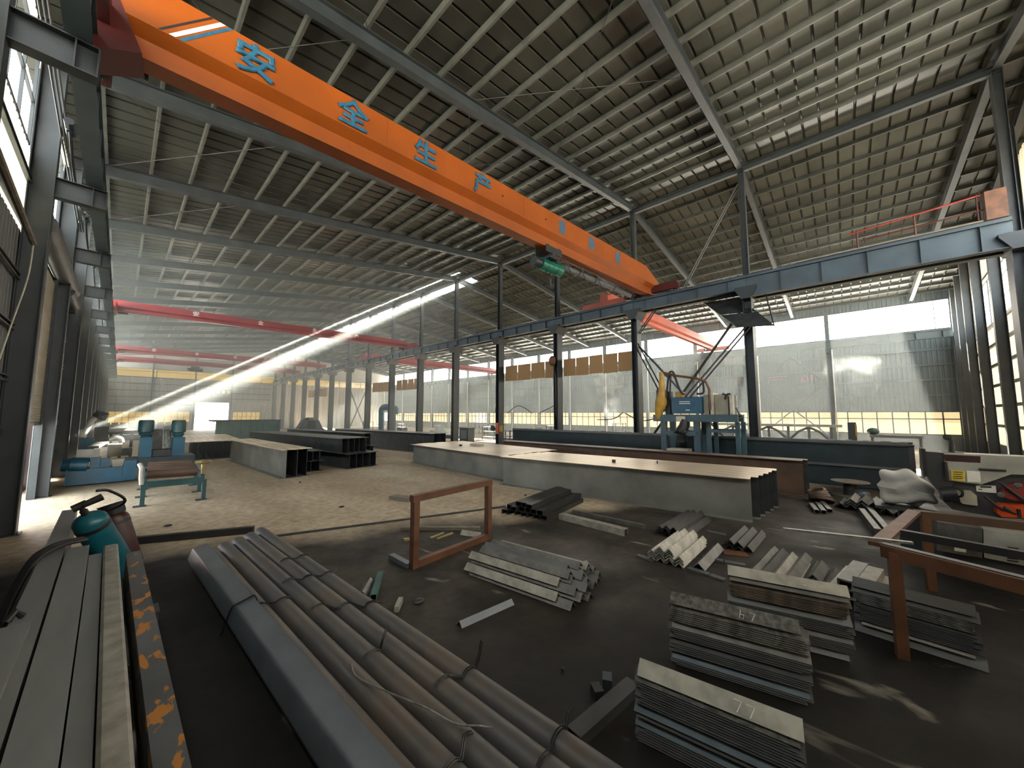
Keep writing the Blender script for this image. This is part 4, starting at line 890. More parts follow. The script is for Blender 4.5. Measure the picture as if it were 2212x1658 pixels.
MB().tube([gx(2041, 997, 10.96), gx(2046, 1036, 10.96)], .03, 8).build('handle', 'black', sm); MB().tube([gx(2114, 1012.5, 10.97), gx(2173, 1016, 10.97)], .018, 8).build('tension_rod', 'black', sm)
lm = MB(); lm.tube([gx(2056, 978, 11.3), gx(2055, 952, 11.3), gx(2052, 945, 11.3), gx(2046, 944, 11.3)], [.045, .035, .03, .03], 8); lm.tube([gx(2046, 944, 11.28), gx(2046, 944, 11.34)], .06, 12); lm.box(gx(2057, 977, 11.3), (.3, .25, .03)); lm.build('work_lamp', 'black', sm)
slab([(2060, 1058), (2098, 1060), (2110, 1070), (2112, 1092), (2080, 1088), (2062, 1075)], 11.0, .25, 'vice_jaw', 'beige', sm)
mo = MB(); a, b = gx(2032, 1068, 10.9), gx(2066, 1066, 10.9); mo.tube([a, b], [.13, .15], 14); mo.build('vice_motor', 'black', sm, smooth=True)
MB().tube(arc([gx(2066, 1054, 10.95), gx(2078, 1060, 10.9), gx(2078, 1070, 10.9), gx(2070, 1073, 10.95)]), .02, 6).build('vice_handle', 'rubber', sm)
cb = gx(2022, 1128, 10.35)
slab([(2024, 1126), (2122, 1142), (2122, 1205), (2024, 1188)], 10.5, .9, 'control_cabinet', 'angle', sm)
slab([(2124, 1142), (2330, 1172), (2330, 1245), (2126, 1204)], 10.55, .9, 'lower_housing', 'whitemach', sm)
slab([(2060, 1164), (2092, 1170), (2092, 1182), (2060, 1178)], 10.485, .014, 'display', 'yellowlabel', sm); slab([(2062, 1181), (2087, 1185), (2087, 1193), (2062, 1189)], 10.485, .014, 'nameplate', 'paper', sm)
MB().tube([gx(2036, 1171, 10.48), gx(2036, 1171, 10.45)], .03, 10).build('button', 'paper', sm)
m = MB()
for k in range(6): m.prism(Rp(.02, .02), gx(2176, 1183+k*5.6, 10.54), gx(2200, 1186+k*5.6, 10.54))
m.build('vent_slot', 'black', sm)
MB().span((10.7, -5.2, 0), (12.4, -1.25, .42)).build('base', 'greymach', sm)
# tools lying on the machine
ot = thing('power_tool', gx(2190, 1100, 10.9), 'bright orange power tool with black strap lying on the grey saw body', 'tool')
slab([(2155, 1092), (2164, 1089), (2230, 1093), (2230, 1120), (2165, 1116), (2154, 1108)], 10.85, .22, 'case', 'orangetool', ot)
MB().tube([gx(2126, 1071, 10.83), gx(2150, 1090, 10.83), gx(2168, 1101, 10.82)], .022, 6).build('blade_guard', 'black', ot); MB().tube([gx(2168, 1096, 10.83), gx(2196, 1110, 10.83)], [.045, .01], 6).build('knife', 'black', ot); MB().tube([gx(2200, 1099, 10.84), gx(2203, 1118, 10.84)], .022, 6).build('strap', 'black', ot)
rt = thing('power_tool', gx(2190, 1065, 10.95), 'dark red power tool with black blade above the orange one', 'tool')
slab([(2161, 1066), (2175, 1050), (2196, 1043), (2230, 1044), (2230, 1085), (2190, 1080), (2165, 1073)], 10.93, .15, 'case', 'redtool', rt); MB().tube([gx(2155, 1039, 10.91), gx(2182, 1058, 10.91), gx(2212, 1080, 10.91)], [.012, .035, .03], 6).build('blade', 'black', rt)
for u, v in ((2199, 1049), (2163, 1069)): MB().lathe([(.03, 0), (.05, .01), (.03, .03)], 12, Matrix.Translation(gx(u, v, 10.92)) @ Matrix.Rotation(math.pi/2, 4, 'Y')).build('knob', 'plate', rt)
# table under the bag, bag, box
tb = thing('steel_table', (11.9, -.9, 0), 'low dark table under the white bag beside the saw', 'table')
BX = 11.9; zb = gx(1960, 1096, BX-.3).z
MB().prism(Rp(.9, .05), (BX, -.42, zb-.05), (BX, -1.36, zb-.05)).build('table_top', 'greymach', tb)
MB().span((BX-.2, -1.2, 0), (BX+.3, -.8, zb-.051)).build('pedestal', 'greymach', tb)
bc = gx(1955, 1060, 10.9)
zt2 = gx(1945, 1018, BX).z; hb = (zt2-zb)/2
def lump(p):
    y = p.y/.42; s = 1-.35*max(0, -y)**1.5          # tapers towards the saw
    pw = lambda v, r: math.copysign(abs(v/r)**.62, v)*r
    q = Vector((pw(p.x, .36), pw(p.y, .42), pw(p.z, hb)*s))
    w = .035*math.sin(q.z*22+q.y*5+math.sin(q.y*9))+.025*math.sin(q.y*14-q.z*9)
    n_ = Vector((q.x, q.y*.5, q.z)).normalized() if q.length > 1e-6 else Vector((0, 0, 1))
    return q+n_*w-Vector((0, 0, (1-s)*hb*.7))
ym = (gx(1905, 1060, BX).y+gx(2012, 1075, BX).y)/2
bg_ = MB().ell((BX, ym, zb+hb*1.03+.01), (.36, .42, hb), 44, 26, lump); o = bg_.build('tarpaulin_bag', 'tarp', smooth=True); tag(o, 'white tarpaulin bundle bulging beside the grey saw guard', 'bag')
# ================================================================== REEL, COIL, CAN
rp_ = gz(1838, 1068, .03); rl = thing('cable_reel', rp_, 'empty two flange cable reel standing behind the angle heap', 'reel')
rr = .55
MB().lathe([(rr, 0), (rr, .025)], 28, Matrix.Translation(rp_+Vector((0, 0, -.03)))).build('lower_flange', 'wood', rl); MB().lathe([(.2, .02), (.2, .5)], 18, Matrix.Translation(rp_+Vector((0, 0, -.03)))).build('core', 'darksteel', rl, smooth=True); MB().lathe([(rr, .5), (rr, .53)], 28, Matrix.Translation(rp_+Vector((0, 0, -.03)))).build('upper_flange', 'wood', rl)
cp = gz(1775, 1085, 0); m = MB()
for k in range(5):
    n_ = Vector((math.cos(k*.5)*.4, math.sin(k*.4)*.25, 1)).normalized(); e = n_.orthogonal().normalized(); g = n_.cross(e); c_ = cp+Vector((.02*k, .03*k, .09+.07*k))
    m.tube([c_+(e*math.cos(a)+g*math.sin(a))*(.30-.02*k) for a in [2*math.pi*j/24 for j in range(25)]], .055, 8)
o = m.build('wire_coil', 'brownbeam', smooth=True); tag(o, 'heap of rusty wire coil on the floor right of the big beam pack', 'coil')
o = MB().lathe([(.2, 0), (.22, .05), (.22, .26), (.17, .32), (.06, .34)], 18, Matrix.Translation(gz(1862, 1080, 0))).build('bucket', 'angleblue', smooth=True); tag(o, 'dark blue drum shaped can by the galvanised heap', 'can')
# ================================================================== LONG ASSEMBLY GIRDER
ag = thing('assembly_bed', (20.95, 8, 0), 'long dark teal assembly bed girder behind the brown beams', 'machine bed')
MB().prism(Ip(.5, 1.78, .05, .3), (20.95, -1.8, .02), (20.95, 19.0, .02)).build('girder', 'navy', ag); MB().prism(Rp(.12, .12), (20.8, -1.8, 1.80), (20.8, 19, 1.80)).build('rail', 'plate', ag)  # girder carried down to the floor to stand for the dark shadow beneath
MB().span((20.66, -1.8, .84), (20.72, 19, .93)).build('ledge', 'plate', ag)
for y in (-1.4, 2.0, 9.5, 13, 17): MB().box((20.55, y, .3), (.3, .4, .6)).build('pedestal', 'navy', ag)
a2 = thing('assembly_bed', (22.9, 8, 0), 'farther dark grey assembly bed with scrap strewn along its top', 'machine bed')
MB().prism(Ip(.9, 1.3, .05, .5), (23.6, -2.2, .4), (23.6, 18, .4)).build('girder', 'greymach', a2)
for y in (-1.5, 5, 11.8, 17): MB().box((23.6, y, .2), (.7, .5, .4)).build('pedestal', 'greymach', a2)
for k in range(26):
    y = -2+k*.62; tag(MB().box((23.6+random.uniform(-.3, .3), y, 1.7+.05), (random.uniform(.1, .35), random.uniform(.2, .42), .1), random.uniform(-.3, .3)).build('steel_offcut', random.choice(('plate', 'whitemach', 'darksteel', 'angle'))), 'small bright offcut strewn on top of the farther assembly bed', 'offcut', 'offcuts on the assembly bed')
# ================================================================== WELDING RIG
wr = thing('welding_rig', (19.2, 5.5, 0), 'blue welding gantry rig carrying machine boxes on a tall frame', 'machine')
GX = 18.75
def at(u, v, x=GX): return gx(u, v, x)
yl_, yr_ = at(1432, 900).y, at(1508, 900).y; zt_ = at(1470, 897).z; ye = at(1594, 900).y
for x in (GX, GX+1.3):
    for y in (yl_, yr_+.1): MB().prism(Rp(.26, .26), (x, y, 0), (x, y, zt_-.2), (1, 0, 0)).build('leg', 'bluegrey', wr)
    MB().prism(Rp(.2, .2), (x, yl_, at(1470, 935).z-.1), (x, yr_+.1, at(1470, 935).z-.1)).build('cross_bar', 'bluegrey', wr)
    MB().prism(Rp(.26, .34), (x, yl_+.45, zt_-.3), (x, ye, zt_-.3)).build('top_beam', 'bluegrey', wr)
    MB().prism(Rp(.18, .18), (x+.3, ye+.1, 0), (x+.3, ye+.1, zt_-.3), (1, 0, 0)).build('leg', 'bluegrey', wr); MB().prism(Rp(.18, .18), (x+.3, ye+1.3, 0), (x+.3, ye+1.3, zt_-.3), (1, 0, 0)).build('leg', 'bluegrey', wr)
    MB().prism(Rp(.14, .14), (x+.3, ye+.1, at(1560, 935).z), (x+.3, ye+1.3, at(1560, 935).z)).build('cross_bar', 'bluegrey', wr)
MB().span((GX-.1, ye, zt_), (GX+1.5, yl_+.35, zt_+.05)).build('deck', 'navy', wr)
MB().box((GX-.15, yl_-.9, zt_-.17), (.02, .42, .26)).build('plate', 'beige', wr)
def bx(u0, v0, u1, v1, x, dx, name, mt, par=wr):
    a = gx(u0, v0, x); b = gx(u1, v1, x); return MB().span((x, a.y, a.z), (x+dx, b.y, b.z)).build(name, mt, par)
pb = bx(1450, 858, 1517, 893, GX+.1, .9, 'power_source', 'bluemach')
m = MB(); 
for zz, a_, b_ in ((868, 1467, 1490), (872, 1467, 1491), (886, 1481, 1490)): m.prism(Rp(.008, .03), gx(a_, zz, GX+.09), gx(b_, zz, GX+.09))
m.build('lettering', 'paper', pb)
bx(1519, 852, 1532, 897, GX+.3, 1.0, 'cabinet', 'slats'); bx(1533, 848, 1542, 896, GX+.2, 1.1, 'cabinet', 'beige'); bx(1543, 852, 1574, 895, GX+.35, .9, 'control_box', 'slats'); bx(1575, 852, 1584, 896, GX+.2, 1.0, 'cabinet', 'beige')
bx(1436, 845, 1448, 895, GX+.2, .5, 'tank', 'navy'); bx(1583, 853, 1592, 896, GX+.6, .05, 'door_panel', 'whitemach')
MB().tube([at(1423, 905), at(1424, 885), at(1428, 870), at(1430, 845), at(1429, 804)], [.16, .22, .30, .18, .10], 10).build('column_arm', 'yellow', wr, smooth=True)
bx(1458, 846, 1474, 857, GX+.3, .4, 'wire_feeder', 'yellow'); bx(1417, 842, 1430, 884, GX+.5, .3, 'wire_drum', 'black')
m = MB(); m.tube([at(1430, 804), at(1460, 811), at(1505, 817), at(1524, 824), at(1532, 840), at(1534, 885)], .06, 8); m.build('boom', 'brown', wr, smooth=True)
MB().tube(arc([at(1440, 860), at(1442, 830), at(1446, 806), at(1454, 804), at(1462, 825), at(1470, 845), at(1478, 852)]), .055, 6).build('cable', 'rubber', wr, smooth=True)
MB().tube(arc([at(1447, 858), at(1448, 825), at(1450, 808), at(1458, 816)]), .045, 6).build('cable', 'rubber', wr, smooth=True)
MB().tube(arc([at(1518, 822), at(1520, 845), at(1514, 850), at(1505, 850)]), .05, 6).build('cable', 'rubber', wr, smooth=True)
MB().tube(arc([at(1560, 850), at(1568, 853), at(1566, 862), at(1570, 852), at(1578, 850)]), .05, 6).build('cable', 'rubber', wr, smooth=True)
MB().tube([at(1590, 880), at(1598, 895), at(1606, 899), at(1596, 903)], .05, 6).build('torch', 'plate', wr)
MB().tube([at(1480, 905), at(1478, 920), at(1470, 930), at(1484, 935)], [.2, .25, .35, .2], 8).build('weld_head', 'black', wr); bx(1462, 925, 1478, 955, GX+.5, .6, 'lower_carriage', 'navy'); bx(1440, 968, 1484, 978, GX-.1, .8, 'counterweight', 'beige')
for (p, q) in (((1378, 742), (1440, 858)), ((1634, 690), (1490, 858))):
    for k in (0, .22):
        a = gx(*p, X1-.40); b = at(*q); m = MB().tube([a+Vector((0, k, 0)), b+Vector((0, k, .1*k))], .04, 6).build('stay_cable', 'rubber', wr)
# ================================================================== TRUSS, CABINETS IN THE SECOND BAY
tr = thing('truss_girder', (26, 2, 0), 'pale grey truss girder lying beyond the assembly bed', 'truss')
y0_, y1_ = 6.5, .05
MB().prism(Rp(.2, .14), (26, y0_, 2.32), (26, y1_, 2.32)).build('top_chord', 'beige', tr); MB().prism(Rp(.2, .14), (26, y0_, 1.4), (26, y1_, 1.4)).build('bottom_chord', 'lowwall', tr)
m = MB()
for k in range(7):
    y = y0_+(y1_-y0_)*(k+.5)/7; m.prism(Rp(.12, .12), (26, y, 1.5), (26, y, 2.33), (1, 0, 0))
    if k < 6:
        y2 = y0_+(y1_-y0_)*(k+1.5)/7; m.tube([(26, y, 2.3 if k % 2 else 1.55), (26, (y+y2)/2, 2.05), (26, y2, 1.55 if k % 2 else 2.3)], .07, 6)
m.build('web_bracing', 'lowwall', tr)
for y in (5.8, .4): MB().box((26, y, .7), (.5, .4, 1.4)).build('support', 'lowwall', tr)
eb = thing('end_cabinet', (25.9, -.65, 0), 'tall dark cabinet at the right end of the pale truss', 'cabinet')
a, b = gx(1830, 910, 25.6), gx(1849, 915, 25.6); MB().span((25.5, b.y, 0), (26.1, a.y, 2.6)).build('body', 'greymach', eb); MB().span((25.48, b.y-.02, 1.9), (26.1, b.y+.05, 2.5)).build('side_panel', 'yellow', eb)
o = MB().ell((26.2, -1.1, 2.15), (.2, .25, .18), 10, 6).build('green_cover', 'greenbin'); 
tag(o, 'small green lump on the grey bench right of the tall cabinet', 'cover')
tq = thing('steel_table', (26.4, -1.9, 0), 'grey table right of the tall cabinet below the long windows', 'table'); MB().span((26, -2.8, 1.85), (26.8, -.95, 1.97)).build('table_top', 'lowwall', tq)
for y in (-2.7, -1.05): MB().box((26.4, y, .92), (.5, .1, 1.84)).build('leg', 'lowwall', tq)
m = MB()
def clutter(x, y, kind, lab, cat, g=None):
    t = None
    if kind == 'rack':
        t = thing('storage_rack', (x, y, 0), lab, cat, g); h = random.uniform(1.2, 2.0); w = random.uniform(1.2, 2.2)
        for sx in (-.4, .4):
            for sy in (-w/2, w/2): MB().box((x+sx, y+sy, h/2), (.08, .08, h)).build('post', 'navy', t)
        for z in (.3, h*.6, h-.1): MB().box((x, y, z), (.8, w, .06)).build('shelf', 'lowwall', t)
    elif kind == 'box':
        t = thing('machine_cabinet', (x, y, 0), lab, cat, g); h = random.uniform(.9, 1.9); w = random.uniform(.8, 1.8)
        MB().box((x, y, h/2), (.9, w, h)).build('body', random.choice(('lowwall', 'navy', 'wallp', 'bluegrey')), t); MB().box((x-.47, y, h*.55), (.02, w*.7, h*.6)).build('door_panel', random.choice(('wallp', 'navy', 'greymach')), t); MB().box((x, y, h+.03), (1.0, w+.06, .06)).build('lid', 'greymach', t)
    elif kind == 'heap':
        t = thing('pipe_stack', (x, y, 0), lab, cat, g)
        for k in range(7):
            r = .12; MB().tube([(x-.4+.25*(k % 4)+.12*(k//4), y-1.6+random.uniform(-.2, .2), r+.21*(k//4)), (x-.4+.25*(k % 4)+.12*(k//4), y+1.6, r+.21*(k//4))], r, 8).build('pipe', random.choice(('navy', 'plate', 'darksteel')), t)
    return t
spots = [(26, 9.5, 'rack'), (28.5, 12.5, 'box'), (27, 15.5, 'heap'), (30, 17.5, 'rack'), (32, 14, 'box'), (28, 20.5, 'box'), (31, 22.5, 'rack'), (29, 26, 'heap'), (34, 26.5, 'box'), (30, 31, 'rack'), (33, 33.5, 'box'), (28, 36, 'heap'), (35, 38, 'rack'), (31, 42.5, 'box'), (34, 47, 'heap'), (30, 51, 'rack'), (36, 20, 'heap'), (38, 30, 'rack'), (40, 12, 'box'), (38, 8, 'heap'), (41, 20, 'rack'), (25.5, 30, 'box'), (25, 23.5, 'rack'), (26, 44, 'box'), (27, 56, 'rack'), (33, 60, 'box')]
kn = {'rack': 'dim teal storage rack', 'box': 'dim grey blue machine cabinet', 'heap': 'dim stack of pipes'}
for i, (x, y, k) in enumerate(spots):
    u_ = ('near the truss', 'behind the third column', 'behind the fourth column', 'behind the fifth column', 'far back')[min(4, int(y/11))]
    clutter(x, y, k, '%s on the second bay floor %s' % (kn[k], u_), {'rack': 'rack', 'box': 'cabinet', 'heap': 'pipe stack'}[k], 'hazy %s' % {'rack': 'racks', 'box': 'cabinets', 'heap': 'pipe stacks'}[k]+' '+u_)
rb = thing('swing_arm', gz(1437, 1010), 'slender grey swing arm standing left of the welding rig', 'machine')
ax_ = 25.2
MB().tube([gx(1432, 945, ax_), gx(1437, 915, ax_), gx(1442, 899, ax_), gx(1446, 893, ax_)], [.16, .13, .1, .1], 8).build('arm', 'wallp', rb, smooth=True); MB().ell(gx(1446, 895, ax_), (.22, .25, .3), 10, 6).build('head', 'lowwall', rb); p = gx(1432, 946, ax_); MB().span((ax_-.4, p.y-.4, 0), (ax_+.4, p.y+.4, p.z)).build('pedestal', 'navy', rb)
for k, (pts, l) in enumerate((([(1350, 892), (1385, 908), (1420, 900), (1447, 873)], 'right of the third column'), ([(1290, 906), (1325, 904), (1347, 890)], 'running to the swing arm'), ([(1096, 892), (1120, 876), (1150, 892)], 'beyond the fourth column, peaked'), ([(1165, 892), (1185, 882), (1200, 876), (1205, 890)], 'just left of the third column'))):
    x = 23.0; o = MB().tube(arc([gx(u, v, x) for u, v in pts]), .035, 6).build('hanging_cable', 'rubber'); tag(o, 'dark sagging cable in the second bay %s' % l, 'cable')
bl = thing('column_switch_box', (X1-.4, Y0+3*S, 1.4), 'small yellow and red switch box fixed to the fourth column', 'switch box')
p = gx(1082, 925, X1-.42); MB().box(p, (.1, .3, .5)).build('box', 'yellow', bl); MB().box(p+Vector((0, .45, .0)), (.1, .2, .9)).build('strip', 'pink', bl); MB().tube([p+Vector((0, .9, 0)), p+Vector((-.1, .9, 0))], .25, 12).build('reel', 'black', bl)
dp = thing('pulley_block', gx(1195, 770, X1-.5), 'pinkish brown pulley block on the third column, with dangling chain', 'pulley')
MB().ell(gx(1193, 779, X1-.5), (.2, .3, .38), 10, 8).build('block', 'brown', dp, smooth=True); MB().tube([gx(1196, 700, X1-.5), gx(1196, 776, X1-.5)], .03, 6).build('chain', 'black', dp); MB().tube(arc([gx(1197, 785, X1-.5), gx(1196, 800, X1-.5), gx(1200, 815, X1-.5), gx(1201, 900, X1-.5)]), .03, 6).build('pull_cord', 'black', dp)
# ================================================================== BLUE ARCH, GREEN BIN, HEAP
q = 24.0
aa = thing('blue_arch', gx(838, 925, q), 'rounded blue steel arch standing past the pale rows at middle columns', 'machine')
pa = [gx(824, 930, q), gx(824, 886, q), gx(826, 880, q), gx(832, 879, q), gx(848, 879, q), gx(854, 881, q), gx(854, 895, q)]
zf = 0.0; pa[0].z = 0
MB().tube(pa, .42, 4).build('arch_frame', 'bluemach', aa); pb_ = [gx(846, 882, q), gx(846, 930, q)]; pb_[1].z = 0; MB().prism([(-.55, -.3), (.55, -.3), (.55, .3), (-.55, .3)], pb_[1], pb_[0], (1, 0, 0)).build('rear_post', 'bluemach', aa)
gbp = [gy(u, v, 46.0) for u, v in ((478, 910), (606, 907))]
gb_ = thing('steel_skip', (8, 47, 0), 'big dark green skip with flat lid before the far gable', 'skip')
MB().span((gbp[0].x, 46, 0), (gbp[1].x, 49, gbp[1].z-.1)).build('body', 'greenbin', gb_); MB().span((gbp[0].x-.6, 45.8, gbp[1].z-.1), (gbp[1].x, 49.2, gbp[1].z+.05)).build('lid', 'navy', gb_)
m = MB()
for i in range(8): x = gbp[0].x+.4+i*.65; m.span((x-.05, 45.94, .2), (x+.05, 46, gbp[1].z-.25))
m.build('rib', 'greenbin', gb_)
hp_ = gy(649, 930, 44.0)
o = MB().lathe([(2.6, 0), (2.2, .7), (1.3, 1.5), (.9, 2.3), (.35, 2.6)], 9, Matrix.Translation((hp_.x+.6, 43, 0))).build('covered_heap', 'black'); tag(o, 'dark cone shaped covered heap right of the green skip', 'heap')
# ================================================================== ROLLER TABLE AND STRAIGHTENER (left)
rt_ = thing('roller_table', (1.45, 18.6, 0), 'teal roller table with brown rollers on splayed legs, left mid floor', 'roller table')
fl, fr_ = Vector((.62, 16.95, 0)), Vector((2.12, 16.72, 0)); bl_, br_ = Vector((.80, 20.7, 0)), Vector((2.30, 20.4, 0)); hz_ = .80
def L2(a, b, z): return (lift(a, z), lift(b, z))
rail(*L2(fl, fr_, hz_-.02), .08, .2, 'front_beam', 'teal', rt_); rail(*L2(bl_, br_, hz_), .08, .2, 'back_beam', 'teal', rt_); rail(*L2(fl, bl_, hz_+.12), .1, .22, 'side_beam', 'teal', rt_); rail(*L2(fr_, br_, hz_+.12), .1, .22, 'side_beam', 'teal', rt_)
for p in (fl, fr_, bl_, br_, fl.lerp(bl_, .5), fr_.lerp(br_, .5)):
    lg = MB().prism(Rp(.11, .11), lift(p, .02), lift(p, hz_-.1), (1, 0, 0)).build('leg', 'teal', rt_); MB().box(lift(p, .012), (.3, .26, .024)).build('foot', 'darksteel', lg)
for k in range(5):
    a, b = fl.lerp(bl_, .08+.2*k), fr_.lerp(br_, .08+.2*k); MB().tube([lift(a, hz_+.16)+Vector((.12, 0, 0)), lift(b, hz_+.16)-Vector((.12, 0, 0))], .145, 18).build('roller', 'brownbeam', rt_, smooth=True)
gr = MB(); p = lift(fr_, hz_+.1); gr.tube([p, p+Vector((0, 0, .32))], .06, 8); gr.ell(p+Vector((0, 0, .4)), (.24, .22, .08), 12, 6); gr.build('guide_roller', 'brass', rt_, smooth=True)
gr = MB(); p = lift(fl, hz_+.1); gr.tube([p+Vector((-.05, .5, .4)), p+Vector((.0, .2, .3)), p, p+Vector((.02, 0, -.2))], .07, 8); gr.build('chain_guard', 'whitemach', rt_, smooth=True)
Q = 23.6
def ay(u, v, y=Q): return gy(u, v, y)
sm2 = thing('straightening_machine', (.6, 24, 0), 'blue straightening machine with two motor towers at left', 'machine')
def by(u0, v0, u1, v1, y, dy, name, mt, par=sm2):
    a = gy(u0, v0, y); b = gy(u1, v1, y); z0 = max(0, min(a.z, b.z)); return MB().span((a.x, y, z0), (b.x, y+dy, max(a.z, b.z))).build(name, mt, par)
for u0, u1 in ((302, 326), (374, 397)):
    tw = by(u0, 945, u1, 991, Q, .8, 'tower', 'bluemach'); uc = (u0+u1)/2+1; c_ = gy(uc, 945, Q); zt1 = gy(uc, 907, Q).z; y_ = Q+.4
    MB().lathe([(.18, 0), (.16, .06), (.2, .08), (.24, .16), (.2, .22), (.27, .26), (.27, zt1-c_.z-.08), (.24, zt1-c_.z)], 16, Matrix.Translation((c_.x, y_, c_.z))).build('motor', 'teal', sm2, smooth=True)
by(270, 991, 420, 1000, Q-.2, 1.2, 'cross_beam', 'navy'); by(398, 989, 420, 1000, Q-.1, 1.0, 'beam_end', 'bluemach'); by(328, 972, 370, 988, Q+.1, .6, 'roll_head', 'black')
by(268, 995, 292, 1034, Q-.3, 1.0, 'side_frame', 'bluemach'); by(142, 1016, 290, 1036, Q-.2, 1.2, 'base', 'bluemach')
MB().tube([gy(133, 1004, Q), gy(150, 1004, Q), gy(151, 1004, Q), gy(190, 1004, Q)], [.24, .27, .31, .31], 18).build('gear_motor', 'bluemach', sm2, smooth=True); by(196, 989, 214, 1018, Q-.05, .7, 'gearbox', 'bluemach'); by(215, 992, 236, 1020, Q, .8, 'housing', 'bluemach')
by(166, 971, 214, 996, Q+.3, .05, 'white_panel', 'whitemach'); 
a = gy(241, 992, Q); b = gy(268, 1020, Q); m = MB(); m.add([(a.x, Q, a.z), (b.x, Q, a.z), (b.x-.12, Q, b.z), (a.x+.1, Q, b.z), (a.x, Q+.7, a.z), (b.x, Q+.7, a.z), (b.x-.12, Q+.7, b.z), (a.x+.1, Q+.7, b.z)], [(0, 1, 2, 3), (7, 6, 5, 4), (0, 4, 5, 1), (1, 5, 6, 2), (2, 6, 7, 3), (3, 7, 4, 0)]); m.build('hopper', 'slats', sm2)
by(327, 927, 349, 970, Q+.9, .3, 'grey_cabinet', 'plate'); m = MB()
for k in range(16): m.tube([gy(352+k*1.7, 972-random.uniform(0, 8), Q+1.0), gy(352+k*1.7+random.uniform(-4, 4), 925+random.uniform(-3, 14), Q+1.2)], .05, 5)
m.build('hydraulic_pipework', 'galv', sm2)
MB().tube(arc([gy(372, 960, Q+1), gy(376, 935, Q+1), gy(368, 924, Q+1), gy(356, 925, Q+1)]), .1, 8).build('hose', 'whitemach', sm2, smooth=True)
# line machine behind it
ln = thing('welding_line', (-.2, 30, 0), 'dark conveyor machine with curved white arm beside the left columns', 'machine')
Q2 = 29.0
def bq(u0, v0, u1, v1, y, dy, name, mt): return by(u0, v0, u1, v1, y, dy, name, mt, ln)
bq(172, 948, 200, 985, Q2, 1.5, 'blue_cabinet', 'bluemach'); bq(205, 922, 232, 965, Q2+.3, 1.2, 'head', 'black'); bq(230, 930, 330, 936, Q2+.5, .8, 'gantry_beam', 'darksteel'); bq(236, 940, 300, 950, Q2+1.0, .8, 'gantry_beam', 'navy')
MB().tube(arc([gy(178, 944, Q2), gy(190, 922, Q2), gy(203, 903, Q2), gy(214, 896, Q2), gy(222, 899, Q2)]), [.12+.0*i for i in range(33)], 10).build('curved_arm', 'whitemach', ln, smooth=True)
MB().tube([gy(205, 900, Q2-.1), gy(213, 895, Q2-.1), gy(223, 898, Q2-.1), gy(222, 908, Q2-.1)], [.16, .26, .26, .1], 10).build('arm_hood', 'black', ln, smooth=True)
MB().ell(gy(258, 929, Q2+.6), (.65, .4, .12), 14, 6).build('dish', 'whitemach', ln, smooth=True)
m = MB()
for u in (240, 262, 285, 318): a = gy(u, 936, Q2+.8); m.span((a.x-.06, Q2+.8, 0), (a.x+.06, Q2+.95, a.z))
m.build('post', 'darksteel', ln); bq(233, 960, 262, 985, Q2-1.5, .8, 'slat_box', 'slats'); bq(264, 968, 285, 983, Q2-2, .6, 'battery_box', 'plate'); MB().tube(arc([gy(235, 948, Q2-.5), gy(250, 944, Q2-.5), gy(262, 947, Q2-.5), gy(264, 955, Q2-.5)]), .09, 8).build('conduit', 'plate', ln, smooth=True)
a = gy(200, 968, Q2-2); b = gy(240, 955, Q2-1); MB().prism(Rp(.4, .1), a, Vector((b.x, Q2+3, b.z))).build('outfeed', 'plate', ln)
# ================================================================== LEFT WALL FITTINGS
for k, dx in enumerate((0, .06, .12)):
    o = MB().tube([(-1.36-dx, 1.8, 12.1+dx), (-1.36-dx, 9.0, 10.9), (-1.36-dx, 9.7, 10.6), (-1.36-dx, 15.0, 10.2), (-1.36-dx, 21.0, 9.9)], .018, 6).build('power_cable', 'rubber'); tag(o, 'black power cable strung along the left runway girder', 'cable', 'power cables on the left runway')
for k in range(5):
    y = 13.5+S*k; t = thing('cable_trolley', (-1.2, y, 9.9), 'small dark cable clamp and drooping loop under the left runway', 'cable clamp', 'cable clamps on the left runway')
    MB().tube([(-1.25, y, 10.15), (-1.25, y, 9.85)], .06, 8).build('clamp', 'black', t); MB().tube([(-1.25, y-.3, 9.95), (-1.25, y+.3, 9.95)], .09, 8).build('roller', 'black', t)
    MB().tube(sag(Vector((-1.25, y, 9.9)), Vector((-1.25, y+S-.45, 9.9)), .45), .03, 6).build('cable_loop', 'rubber', t)
pl_ = [gx(0, 340, -1.45), gx(76, 530, -1.45)]
o = MB().tube([gx(-30, 270, -1.4), gx(72, 525, -1.4)], .05, 8).build('slanting_pole', 'wood'); tag(o, 'thin brown pole leaning high against the left columns', 'pole')
o = MB().tube(arc([gx(72, 530, -1.42), gx(60, 600, -1.42), gx(25, 700, -1.42), gx(-10, 800, -1.42)]), .012, 5).build('pull_cord', 'beige'); tag(o, 'pale cord hanging from the shutter drum at left', 'cord')
mt_ = thing('shutter_motor', gx(150, 652, -1.7), 'dark shutter motor and chain box beside the roller drum', 'motor')
p = gx(155, 652, -1.72); MB().tube([p+Vector((0, -2.2, 0)), p+Vector((0, .8, 0))], .22, 12).build('casing', 'black', mt_, smooth=True); MB().box(p+Vector((-.1, 1.2, 0)), (.3, .6, .5)).build('chain_box', 'black', mt_)
